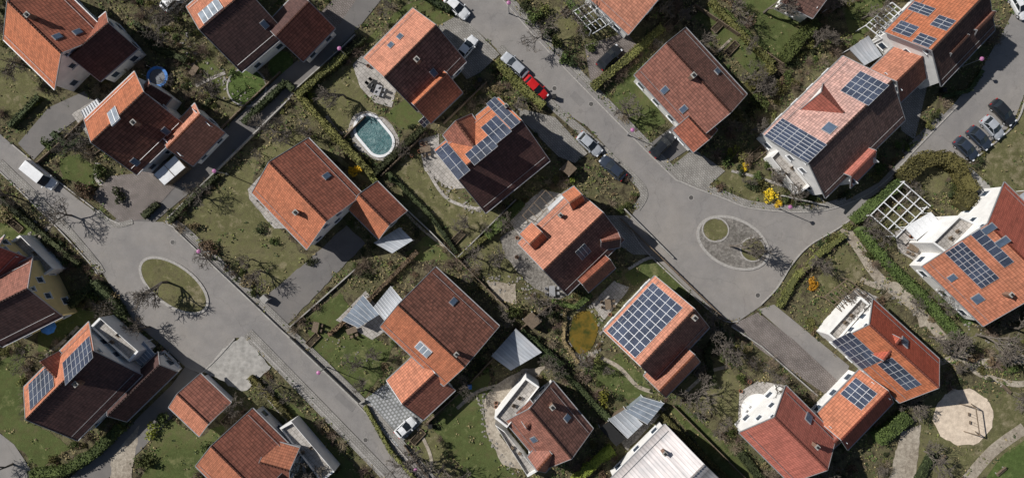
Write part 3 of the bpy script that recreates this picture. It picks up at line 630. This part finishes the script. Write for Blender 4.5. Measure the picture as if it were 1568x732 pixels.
def hedge(pts,w,h,mat,name='hedge'):
    p=[P(*q) for q in pts];V=[];F=[]
    for a,b in zip(p[:-1],p[1:]):
        L=(b-a).length;d=(b-a).normalized();n_=Vector((-d.y,d.x,0));cnt=int(L*(w+2*h)*34)
        for _ in range(cnt):
            t=random.uniform(0,L);side=random.random();ww=w/2*(1+.3*noise.noise(Vector((a.x+t*.7,a.y,w))));hh=h*(1+.18*noise.noise(Vector((a.y+t*.8,a.x,h))))
            if side<w/(w+2*h)*1.3: q=a+d*t+n_*random.uniform(-ww,ww)+Z*(hh-random.uniform(0,.25))
            else: q=a+d*t+n_*ww*random.choice((-1,1))*random.uniform(.8,1.05)+Z*random.uniform(0,hh)
            u=Vector((random.gauss(0,1),random.gauss(0,1),random.gauss(0,.6))).normalized();v=u.cross(Vector((random.gauss(0,1),random.gauss(0,1),random.gauss(0,1)))).normalized();s=random.uniform(.06,.14);k=len(V)
            V+=[q-u*s-v*s*.5,q+u*s-v*s*.5,q+u*s*.8+v*s*.6,q-u*s*.7+v*s*.5];F.append([k,k+1,k+2,k+3])
        k=len(V);c=(a+b)/2
        for sx,sy,sz in((-1,-1,0),(1,-1,0),(1,1,0),(-1,1,0),(-1,-1,1),(1,-1,1),(1,1,1),(-1,1,1)): V.append(c+d*(sx*L/2)+n_*(sy*w*.36)+Z*(sz*h*.84))
        for q in((4,5,6,7),(0,1,5,4),(1,2,6,5),(2,3,7,6),(3,0,4,7)): F.append([k+x for x in q])
    mk(name,V,F,[M[mat]])
HG=[([(462,150),(515,208),(572,268)],1.1,1.8,'l_olive'),([(574,268),(612,232),(652,196)],1.,1.6,'l_dark'),([(458,150),(532,86)],1.,1.6,'l_olive'),([(760,97),(795,132),(832,165)],1.3,1.6,'l_olive'),
([(906,136),(960,92),(1012,45)],1.2,1.6,'l_olive'),([(1194,95),(1220,62),(1247,38)],1.8,1.8,'l_green'),([(1372,276),(1402,246),(1438,244),(1458,258),(1478,296),(1462,318)],2.3,2.4,'l_olive'),
([(1302,338),(1340,305),(1372,280)],1.4,1.8,'l_green'),([(1310,350),(1345,395),(1402,450),(1462,515)],1.3,1.8,'l_green'),([(55,722),(108,716),(150,690),(192,650)],1.6,1.8,'l_green'),
([(150,432),(185,470),(208,508)],1.6,1.6,'l_dark'),([(92,484),(152,432)],1.2,1.5,'l_dark'),([(745,362),(772,338),(800,310)],1.4,1.5,'l_green'),([(795,508),(835,540),(858,560)],1.6,1.8,'l_dark'),([(878,735),(905,708),(937,684)],1.5,1.6,'l_lime'),
([(1335,668),(1358,655),(1382,632)],2.,2,'l_green'),([(1145,135),(1180,104)],1.6,1.6,'l_olive'),([(860,565),(905,612),(932,640)],1.,1.4,'l_dark'),([(1560,320),(1600,350)],1.5,2,'l_green'),([(262,340),(300,300),(335,270)],.8,1.,'l_dark'),
([(222,332),(245,312)],1.,1.,'l_dark'),([(570,268),(590,300)],.9,1.3,'l_olive'),([(1165,735),(1130,690)],1.2,1.4,'l_dark'),([(700,395),(745,362)],.7,1,'l_olive'),([(180,660),(245,590)],.8,1,'l_dark'),([(640,385),(560,465),(505,512)],.6,1.1,'l_brown'),
([(375,190),(440,128),(452,140)],.9,1.4,'l_dark'),([(560,60),(520,95),(480,135)],.7,1.2,'l_dark'),([(1085,5),(1140,62),(1180,100)],.8,1.3,'l_olive'),([(595,265),(660,330),(700,388)],.6,1.1,'l_dark'),([(900,45),(870,5)],.9,1.3,'l_green'),([(0,300),(60,350),(125,405)],.9,1.1,'l_dark'),([(845,460),(880,470),(905,450)],.7,1.2,'l_green'),
([(1000,620),(1060,680),(1120,738)],.6,1.,'l_olive'),([(1105,505),(1080,540),(1090,590)],1.1,1.3,'l_dark'),([(1190,470),(1215,425),(1250,390),(1290,360)],.9,1.,'l_olive'),([(1425,690),(1400,735)],1,1.3,'l_dark'),([(560,620),(600,690),(640,735)],.6,1.,'l_olive'),([(385,575),(430,620),(520,720)],.9,1.2,'l_olive'),([(20,195),(65,150)],.9,1.2,'l_dark'),
([(1500,110),(1480,140),(1440,150)],.6,1.,'l_dark'),([(690,20),(640,-10)],1,1.5,'l_dark'),([(900,460),(865,475),(862,520),(885,555)],.6,.7,'l_brown'),([(215,40),(240,75),(290,95)],1.,1.4,'l_dark'),([(85,205),(110,225),(130,215)],.9,1.2,'l_dark'),([(1110,20),(1135,45),(1170,80)],.5,1.,'l_green')]
for a in HG: hedge(*a)
for x,y,r,k in [(905,74,1.2,'l_green'),(1166,155,1.8,'l_green'),(1148,172,1.2,'l_dark'),(1190,138,1.5,'l_olive'),(1215,98,1.3,'l_dark'),(1200,120,1.2,'l_green'),(920,610,1.5,'l_lime'),(793,475,1.6,'l_green'),(225,708,1.7,'l_green'),(246,640,1.6,'l_green'),
 (235,655,1.4,'l_lime'),(543,262,1.2,'l_yellow'),(476,149,.8,'l_lime'),(1176,300,1.0,'l_yellow'),(1190,310,.8,'l_yellow'),(1140,255,.8,'l_yellow'),(1242,436,1.2,'l_yellow'),(1175,250,1,'l_green'),(1160,270,1.1,'l_green'),(1120,235,1.2,'l_lime'),
 (1110,245,1.2,'l_green'),(1130,262,1.2,'l_dark'),(1150,285,1.2,'l_dark'),(1205,303,1.1,'l_green'),(1225,300,1.,'l_dark'),(1245,306,.9,'l_green'),(820,30,1.8,'l_green'),(850,70,1.2,'l_green'),(880,95,1.5,'l_dark'),(805,12,1.2,'l_dark'),(870,278,.9,'l_lime'),(960,315,1,'l_green'),
 (180,225,1.2,'l_dark'),(185,300,1.4,'l_dark'),(75,225,1.3,'l_green'),(135,295,2,'l_brown'),(160,265,1.6,'l_green'),(10,330,1.6,'l_brown'),(320,685,1.4,'l_green'),(60,155,.9,'l_lime'),(98,378,1,'l_dark'),(105,400,.9,'l_green'),(1345,258,1.2,'l_green'),(1185,95,1,'l_dark'),
 (300,345,1.2,'l_brown'),(325,380,1.5,'l_brown'),(380,430,1.4,'l_brown'),(420,370,1,'l_green'),(470,250,1.3,'l_green'),(170,462,1.6,'l_brown'),(205,510,1.6,'l_olive'),(150,455,1.4,'l_green'),(400,350,1.1,'l_dark'),(480,400,1,'l_dark'),
 (830,20,1.6,'l_olive'),(835,48,1.4,'l_dark'),(862,90,1.3,'l_green'),(1135,240,1.1,'l_olive'),(1165,285,1.2,'l_olive'),(1210,310,.8,'l_olive'),(1340,270,1.,'l_olive'),(1125,180,1.3,'l_olive'),(1100,520,1.5,'l_dark'),(1110,545,1.6,'l_green'),(1095,500,1.2,'l_dark')]:
    shrub(x,y,r,k)
for x,y,h in [(258,432,6.2),(1118,376,6.2),(530,150,5.5),(35,100,5),(115,85,4),(140,215,5),(960,180,5),(880,30,5.5),(1370,-5,6),(1495,512,7),(1185,590,4.5),(765,410,4.5),(565,545,3.5),(325,395,4),(400,415,4),(680,710,7),(1245,400,4),(1300,465,5),(1545,500,6),(1065,600,6),(330,150,5),
 (10,20,5),(20,300,6),(1170,20,6),(1120,20,5),(1320,30,5),(1150,200,4),(770,340,4),(730,395,4),(850,560,4),(1415,690,5),(1390,610,4),(1560,610,6),(230,500,4),(285,20,5),(250,70,5),(420,200,5),(310,300,4),(480,700,6),(640,700,6),(1250,700,5),(1460,470,5),(1100,520,5),(1450,540,6),(20,710,5),(110,330,5),(1010,20,4),(830,60,5),(720,350,3.5),(360,620,4),(430,590,4),(620,230,3.5),(1270,20,5)]:
    tree(x,y,h*1.15)
def free(x,y,lw=True):
    for p in ROADP:
        if inside(x,y,p): return False
    for p in OCC:
        if inside(x,y,p): return False
    if lw:
        for p in LAWN:
            if inside(x,y,p): return False
    return True
cnt=0
for _ in range(12000):
    x=random.uniform(-40,1610);y=random.uniform(-30,765)
    d=noise.noise(Vector((x*.018,y*.018,3.3)))
    if random.random()>.35+d*1.1 or not free(x,y): continue
    if not(free(x+6,y,False) and free(x-6,y,False) and free(x,y+6,False) and free(x,y-6,False)): continue
    k=random.choices(['twig','l_brown','l_green','l_dark','l_olive','con'],[6.5,2.8,1.8,2.4,2.4,.3])[0]
    shrub(x,y,random.uniform(.3,1.0)*(1.35 if k=='twig' else 1),k);cnt+=1
    if cnt>1350:break
cnt=0
for _ in range(4000):
    x=random.uniform(-20,1590);y=random.uniform(-10,745)
    if free(x,y,random.random()<.75) and free(x+12,y,False) and free(x-12,y,False) and free(x,y+12,False) and free(x,y-12,False): tree(x,y,random.uniform(2.2,4.8));cnt+=1
    if cnt>80:break
V=[];F=[];mi=[]
for _ in range(34000):
    x=random.uniform(-40,1610);y=random.uniform(-30,765)
    if noise.noise(Vector((x*.03,y*.03,9.)))<-.05 and random.random()<.7: continue
    if not free(x,y,random.random()<.88): continue
    c=P(x,y);mt=random.choices([0,1,2,3],[1.6,1.6,2.6,4])[0];R=random.uniform(.1,.35)
    for _ in range(5):
        q=c+Vector((random.gauss(0,R),random.gauss(0,R),random.uniform(.08,.3)));u=Vector((random.gauss(0,1),random.gauss(0,1),random.gauss(0,.4))).normalized();v=u.cross(Z+Vector((random.gauss(0,.5),random.gauss(0,.5),0))).normalized();s=random.uniform(.05,.13);k=len(V)
        V+=[q-u*s-v*s,q+u*s-v*s*.6,q+u*s*.6+v*s,q-u*s*.7+v*s];F.append([k,k+1,k+2,k+3]);mi.append(mt)
mk('garden_groundcover',V,F,[M['l_green'],M['l_dark'],M['l_olive'],M['l_brown']],mi)
m=MB()
def rocks(pts,n,sp=4,sz=.18):
    pp=spline(pts)
    for _ in range(n):
        i=random.randrange(len(pp)-1);t=random.random();x=pp[i][0]*(1-t)+pp[i+1][0]*t+random.gauss(0,sp);y=pp[i][1]*(1-t)+pp[i+1][1]*t+random.gauss(0,sp)
        s=sz*random.uniform(.5,1.5);a=random.uniform(0,3);ax=(Vector((math.cos(a),math.sin(a),.1)).normalized(),Vector((-math.sin(a),math.cos(a),0)),Z);m.box(P(x,y)+Z*s*.3,ax,(s,s*.7,s*.4),0,.7)
rocks([(868,480),(866,520),(885,550),(912,540),(922,505),(912,475),(880,468)],90,3);rocks([(655,250),(690,300),(740,325)],60,3);rocks([(745,430),(800,440),(850,465)],60,8);rocks([(340,112),(345,128)],20,5);rocks([(500,520),(560,560)],20,8,.12);rocks([(1340,430),(1400,470)],40,6);rocks([(1085,340),(1150,395)],25,12);rocks([(1480,500),(1560,540)],25,6)
rocks([(740,600),(745,660),(790,725)],60,3);rocks([(70,340),(40,380)],30,8);rocks([(280,60),(330,130),(395,160)],40,6)
m.obj('garden_rocks',[plain('rock',(.27,.25,.225),.9,.35,5.)])
# ------------------------------------------------------------------ walls / fences
for pts,w,hh,mt in [([(268,350),(435,508),(445,516)],.2,.5,'concrete'),([(445,516),(550,616)],.22,.9,'concrete'),([(445,500),(500,452),(545,412)],.18,.5,'concrete'),([(620,318),(660,355),(700,395),(790,306)],.16,.9,'concrete'),
 ([(700,395),(745,440),(790,485)],.16,.9,'wood'),([(585,270),(645,212)],.16,1.,'wood'),([(452,140),(530,70),(545,55)],.18,.7,'concrete'),([(445,152),(330,265),(262,332)],.2,.6,'concrete'),([(300,235),(430,112)],.18,.6,'wood'),
 ([(1030,620),(1150,740)],.14,1.,'wood'),([(1195,300),(1262,315)],.2,.8,'concrete'),([(850,460),(800,500),(720,585),(655,645)],.14,1.1,'wood'),([(1005,45),(905,130)],.14,.8,'wood'),([(1062,10),(1195,100)],.12,1.1,'wood'),
 ([(560,612),(552,616)],.2,.8,'concrete'),([(950,335),(1110,490)],.15,.8,'wood'),([(745,128),(680,190)],.14,1.,'wood'),([(560,180),(520,220)],.1,.8,'wood'),([(60,250),(100,215),(150,165)],.15,.7,'wood'),([(1250,605),(1165,530),(1120,500)],.18,.6,'concrete'),([(620,680),(660,735)],.15,.8,'wood'),([(1030,395),(955,320)],.15,.7,'concrete')]:
    e=strip('garden_wall' if mt=='concrete' else 'garden_fence',pts,w,0,hh,M[mt])
    if mt=='wood':
        m=MB()
        for a,b in zip(pts[:-1],pts[1:]):
            A=P(*a);B=P(*b);k=max(1,int((B-A).length/2))
            for i in range(k+1): m.box(A.lerp(B,i/k)+Z*(hh/2+.06),(X,Y,Z),(.07,.07,hh/2+.06))
        m.obj('fence_posts',[M['wood']],e)
# raised beds
for x,y,a_,L_,W_ in((1030,35,.8,1.4,.6),(1100,40,.8,1.2,.5),(1120,75,.8,1.1,.5),(700,365,.8,1.3,.5),(480,520,.8,1.1,.5),(1075,575,-.7,1.3,.5),(150,228,.6,1.,.5),(640,668,.8,1.2,.5),(25,345,-.7,1.2,.5),(870,15,.8,1.2,.5),(1455,505,-.8,1.2,.5),(350,640,.8,1.1,.5),(1160,235,.7,1.1,.6)):
    e=empty('raised_garden_bed');m=MB();c=P(x,y);u=Vector((math.cos(a_),math.sin(a_),0));v=Z.cross(u)
    for s in(-1,1): m.box(c+v*s*W_+Z*.18,(u,v,Z),(L_,.04,.18));m.box(c+u*s*(L_+.042)+Z*.18,(u,v,Z),(.04,W_+.04,.18))
    m.box(c+Z*.12,(u,v,Z),(L_-.005,W_-.045,.11),1);m.obj('frame',[M['wood'],M['bed']],e)
# ------------------------------------------------------------------ vehicles
def paint(name,c):
    n=N(name,.28,.5);n.b.inputs['Coat Weight'].default_value=.6;return n.col(n.mix(c,n.ramp(n.noise(1.5,4),[(.3,g3(.88)),(.7,g3(1.05))])))
PT={'white':paint('paint_white',(.72,.73,.74)),'silver':paint('paint_silver',(.38,.40,.43)),'black':paint('paint_black',(.018,.02,.024)),'red':paint('paint_red',(.5,.012,.012)),'dark':paint('paint_dark_blue',(.03,.04,.06)),'grey':paint('paint_grey',(.14,.15,.16))}
lampr=plain('tail_lamp',(.4,.02,.02),.3);lampw=plain('head_lamp',(.7,.72,.75),.2)
def car(px,py,d,col,L=4.4,W=1.8,van=False,name='parked_car'):
    r=empty(name);r.location=P(px,py)+Z*.11;r.rotation_euler=(0,0,math.atan2(-d[1],d[0]))
    h=L/2;w=W/2;hb=.95 if not van else 1.1;ht=1.45 if not van else 2.0
    st=[(-h,.72*w,.62),(-h+.08,.88*w,.85),(-h+.3,.96*w,hb),(-h*.5,w,hb+.02),(0,w,hb),(h*.35,w,hb-.02),(h*.62,.98*w,hb-.1),(h-.3,.9*w,.74),(h-.08,.78*w,.62),(h,.6*w,.5)]
    if van: st[0]=(-h,.9*w,1.);st[1]=(-h+.05,.95*w,hb)
    V=[];F=[]
    for x,ww,z in st:
        for y,zz in((-ww*.93,.2),(-ww,.45),(-ww*.97,z-.12),(-ww*.84,z),(-ww*.4,z+.04),(ww*.4,z+.04),(ww*.84,z),(ww*.97,z-.12),(ww,.45),(ww*.93,.2)): V.append((x,y,zz))
    k=10
    for i in range(len(st)-1):
        for j in range(k-1): F.append([i*k+j,i*k+j+1,(i+1)*k+j+1,(i+1)*k+j][::-1])
    F.append(list(range(k)));F.append([(len(st)-1)*k+j for j in range(k)][::-1])
    mk('body',V,F,[PT[col]],None,r,smooth=False)
    xb,xf=(-h+.35,h*.42) if not van else (-h+.08,h*.62)
    tb,tf=(xb+.5,xf-.85) if not van else (xb+.08,xf-.7)
    wb,wt=.86*w,.68*w if not van else .8*w
    m=MB();zb=hb-.02
    def V3(x,y,z): return Vector((x,y,z))
    B=[V3(xb,-wb,zb),V3(xf,-wb,zb),V3(xf+.12,0,zb),V3(xf,wb,zb),V3(xb,wb,zb)];T=[V3(tb,-wt,ht-.04),V3(tf,-wt,ht-.03),V3(tf+.06,0,ht),V3(tf,wt,ht-.03),V3(tb,wt,ht-.04)]
    m.v=B+T;m.f=[[0,1,6,5],[1,2,7,6],[2,3,8,7],[3,4,9,8],[4,0,5,9]];m.m=[1 if van else 0,0,0,1 if van else 0,1 if van else 0]
    m.obj('windows',[M['cglass'],PT[col]],r)
    m=MB();o=.03
    RT=[V3(tb-o,-wt-o,ht-.03),V3(tf,-wt-o,ht-.02),V3(tf+.06,0,ht+.03),V3(tf,wt+o,ht-.02),V3(tb-o,wt+o,ht-.03),V3(tb+.15,0,ht+.03)]
    m.v=RT+[p-Z*.05 for p in RT];m.f=[[0,1,2,5],[5,2,3,4],[0,5,4],[6,7,1,0],[7,8,2,1],[8,9,3,2],[9,10,4,3],[10,6,0,4]];m.m=[0]*8
    for s in(-1,1):
        for a,b in((V3(xb,s*wb,zb),V3(tb,s*wt,ht-.04)),(V3(xf,s*wb,zb),V3(tf,s*wt,ht-.03)),(V3((xb+xf)/2-.1,s*wb,zb),V3((tb+tf)/2,s*wt,ht-.04))): m.beam(a,b,.045,0,4)
        m.box(V3(xf-.15,s*(w+.08),hb+.05),(X,Y,Z),(.08,.12,.07),0)
    m.obj('roof',[PT[col]],r)
    m=MB()
    for x in(-h*.6,h*.62):
        for s in(-1,1): m.beam(V3(x,s*(w-.2),.31),V3(x,s*(w+.01),.31),.31,0,14);m.beam(V3(x,s*(w),.31),V3(x,s*(w+.02),.31),.18,1,10)
    m.obj('wheels',[M['rubber'],M['alu']],r)
    m=MB()
    for s in(-1,1): m.box(V3(h-.16,s*.6*w,.66),(X,Y,Z),(.12,.16,.06),0);m.box(V3(-h+.03,s*.68*w,.75),(X,Y,Z),(.05,.14,.1),1)
    m.obj('lamps',[lampw,lampr],r)
dn=(.74,.67)
for a in [(700,14,dn,'white'),(716,75,(.62,-.78),'white',3.9,1.7),(788,102,(-.74,-.67),'silver',4.7),(820,137,(.7,.7),'red',4.4),(902,222,dn,'silver'),(937,258,(-.74,-.67),'dark',4.6),(932,90,(.7,-.7),'black'),(1013,223,(.7,-.7),'black',4.5),
 (622,652,(.75,-.66),'white',3.6,1.65),(1475,229,(.72,.7),'dark',4.2),(1495,213,(.72,.7),'dark',4.2),(1515,197,(.68,.73),'silver',4.),(1531,174,(.68,.73),'black',4.6),(1556,12,(.5,.86),'white',4.3),(268,3,(.7,-.7),'white',4.2),(262,552,(.7,.7),'silver',3.6,1.6)]: car(*a)
car(68,270,(.78,.62),'white',5.3,2.,True,'parked_van')
# ------------------------------------------------------------------ street lamps
M['pink']=plain('lamp_hood_pink',(.42,.16,.32),.4)
def lamp(tx,ty,h=5.):
    r=empty('street_lamp');b=P(tx,ty,h);b.z=0;m=MB();m.beam(b,b+Z*(h-.5),.08,0,8,.055);m.beam(b,b+Z*.6,.11,0,8);m.lathe(b+Z*(h-.55),[(.06,0),(.16,.1),(.2,.35)],12,1);m.lathe(b+Z*(h-.2),[(.32,0),(.28,.08),(.12,.15),(.04,.18)],14,2)
    m.obj('lamp_post',[M['metal'],M['white'],M['pink']],r)
for x,y in((519,74),(327,262),(303,385),(487,571),(636,720),(779,4),(969,199),(1211,317),(1505,90)): lamp(x,y)
# ------------------------------------------------------------------ garden objects
M['blue']=plain('blue_fabric',(.05,.2,.55),.6)
e=empty('trampoline');c=P(245,120)+Z*.8;m=MB();m.lathe(c,[(1.2,0),(1.6,0),(1.62,.06),(1.2,.07)],28,0)
m2=MB();m2.lathe(c-Z*.02,[(1.21,0),(.01,0)],28,0)
for i in range(6):
    t=i*math.pi/3;q=Vector((math.cos(t)*1.5,math.sin(t)*1.5,0));m2.beam(c+q-Z*.8,c+q+Z*.0,.03,1);m2.beam(c+q,c+q+Z*1.6,.025,1)
m.f.pop();m.m.pop();m.obj('pad',[M['blue']],e);m2.obj('mat',[plain('jump_mat',(.16,.17,.19)),M['metal']],e)
def umbrella(x,y,mt,r=1.3):
    e=empty('garden_parasol');m=MB();c=P(x,y);m.beam(c,c+Z*2.3,.03,1);m.lathe(c+Z*1.9,[(r,0),(r*.5,.3),(.02,.5)],8,0);m.obj('canopy',[mt,M['wood']],e)
umbrella(86,497,M['blue'],1.3)
def table(x,y,mt='wood',n=4):
    e=empty('garden_table_set');m=MB();c=P(x,y);a=random.uniform(0,3);u=Vector((math.cos(a),math.sin(a),0));v=Z.cross(u);m.box(c+Z*.72,(u,v,Z),(.8,.45,.03))
    for i in(-1,1):
        for j in(-1,1):
            m.beam(c+u*i*.7+v*j*.35,c+u*i*.7+v*j*.35+Z*.7,.03);q=c+u*i*.4+v*j*.85;m.box(q+Z*.42,(u,v,Z),(.22,.22,.03));m.box(q+v*j*.22+Z*.7,(u,v,Z),(.22,.02,.25));
            for s in(-1,1): m.beam(q+u*s*.18-v*.18,q+u*s*.18-v*.18+Z*.42,.02);m.beam(q+u*s*.18+v*.18,q+u*s*.18+v*.18+Z*.42,.02)
    m.obj('table',[M[mt]],e)
for x,y,mt in((572,132,'rubber'),(580,140,'metal'),(652,230,'wood'),(930,465,'wood'),(1150,630,'white'),(1395,380,'wood'),(540,505,'wood'),(150,205,'wood'),(845,445,'metal'),(408,310,'wood'),(1198,250,'wood'),(485,500,'wood'),(300,110,'wood')): table(x,y,mt)
e=empty('round_garden_steps');m=MB()
for i,rr in enumerate((2.6,2.1,1.6,1.1)): m.lathe(P(1160,628)+Z*(.15*i+.07),[(rr,0),(rr,.15)],28,0)
m.obj('steps',[M['wallc']],e)
e=empty('playground_swing');m=MB();A=P(1478,618);B=P(1484,660)
for q in(A,B):
    for s in(-1,1): m.beam(q+X*s*.9,q+Z*2.4,.08)
m.beam(A+Z*2.4,B+Z*2.4,.08)
for t in(.35,.65):
    q=A.lerp(B,t)
    for s in(-.2,.2): m.beam(q+Y*s+Z*.5,q+Y*s+Z*2.4,.015)
    m.box(q+Z*.5,(X,Y,Z),(.12,.25,.03))
m.obj('frame',[M['wood']],e)
def bench(x,y,a):
    e=empty('park_bench');m=MB();c=P(x,y);u=Vector((math.cos(a),math.sin(a),0));v=Z.cross(u)
    for k in(-.18,0,.18): m.box(c+v*k+Z*.45,(u,v,Z),(.9,.075,.03))
    for k in(.65,.82): m.box(c+v*.28+Z*k,(u,v,Z),(.9,.02,.06))
    for s in(-.7,.7): m.box(c+u*s+Z*.21,(u,v,Z),(.05,.22,.21),1)
    m.obj('seat',[M['wood'],M['concrete']],e)
bench(1440,703,.9);bench(1538,595,2.4);bench(1530,720,.7);bench(1400,612,.4)
tc_=plain('terracotta',(.35,.14,.08))
def pot(x,y):
    e=empty('flower_pot');m=MB();m.lathe(P(x,y)+Z*.06,[(.18,0),(.28,.45),(.24,.45),(.22,.38)],12,[0,0,0,1]);m.obj('pot',[tc_,M['bed']],e)
for _ in range(34):
    q=random.choice([(640,230),(560,110),(1190,250),(1150,600),(1390,370),(770,620),(925,470),(795,370),(540,480),(410,320),(1280,500)]);pot(q[0]+random.gauss(0,8),q[1]+random.gauss(0,8))
def bin_(x,y,mt):
    e=empty('wheelie_bin');m=MB();c=P(x,y)+Z*.1;m.box(c+Z*.5,(X,Y,Z),(.24,.26,.48),0,1.15);m.box(c+Z*1.02,(X,Y,Z),(.3,.33,.04),0)
    for s in(-1,1): m.beam(c+X*s*.24+Y*.25+Z*.1,c+X*s*.3+Y*.25+Z*.1,.1,1,10)
    m.obj('bin',[M[mt],M['rubber']],e)
for x,y,mt in((848,150,'rubber'),(735,125,'rubber'),(660,650,'rubber'),(720,590,'blue'),(1440,140,'rubber')): bin_(x,y,mt)
# ------------------------------------------------------------------ light, camera
el=math.radians(39);az=Vector((-.92,.39,0)).normalized()
sd=Vector((az.x*math.cos(el),az.y*math.cos(el),math.sin(el)))
L=bpy.data.lights.new('sun','SUN');L.energy=5.0;L.angle=math.radians(.5);L.color=(1,.965,.915);lo=link(bpy.data.objects.new('sun',L));lo.rotation_euler=(-sd).to_track_quat('-Z','Y').to_euler();lo.location=(-60,30,80)
w=bpy.data.worlds.new('World');sc.world=w;w.use_nodes=True;nt=w.node_tree;s=nt.nodes.new('ShaderNodeTexSky');s.sky_type='NISHITA';s.sun_disc=False;s.sun_elevation=el;s.sun_rotation=math.atan2(az.x,az.y)
nt.links.new(s.outputs[0],nt.nodes['Background'].inputs[0]);nt.nodes['Background'].inputs[1].default_value=.05
cam=bpy.data.cameras.new('camera');co=link(bpy.data.objects.new('camera',cam));co.location=(0,0,H);co.rotation_euler=(0,0,0);cam.sensor_width=36;cam.lens=36*H/(1568*S);cam.clip_end=3000;cam.clip_start=1;sc.camera=co
sc.view_settings.view_transform='Standard';sc.view_settings.look='None';sc.view_settings.exposure=0
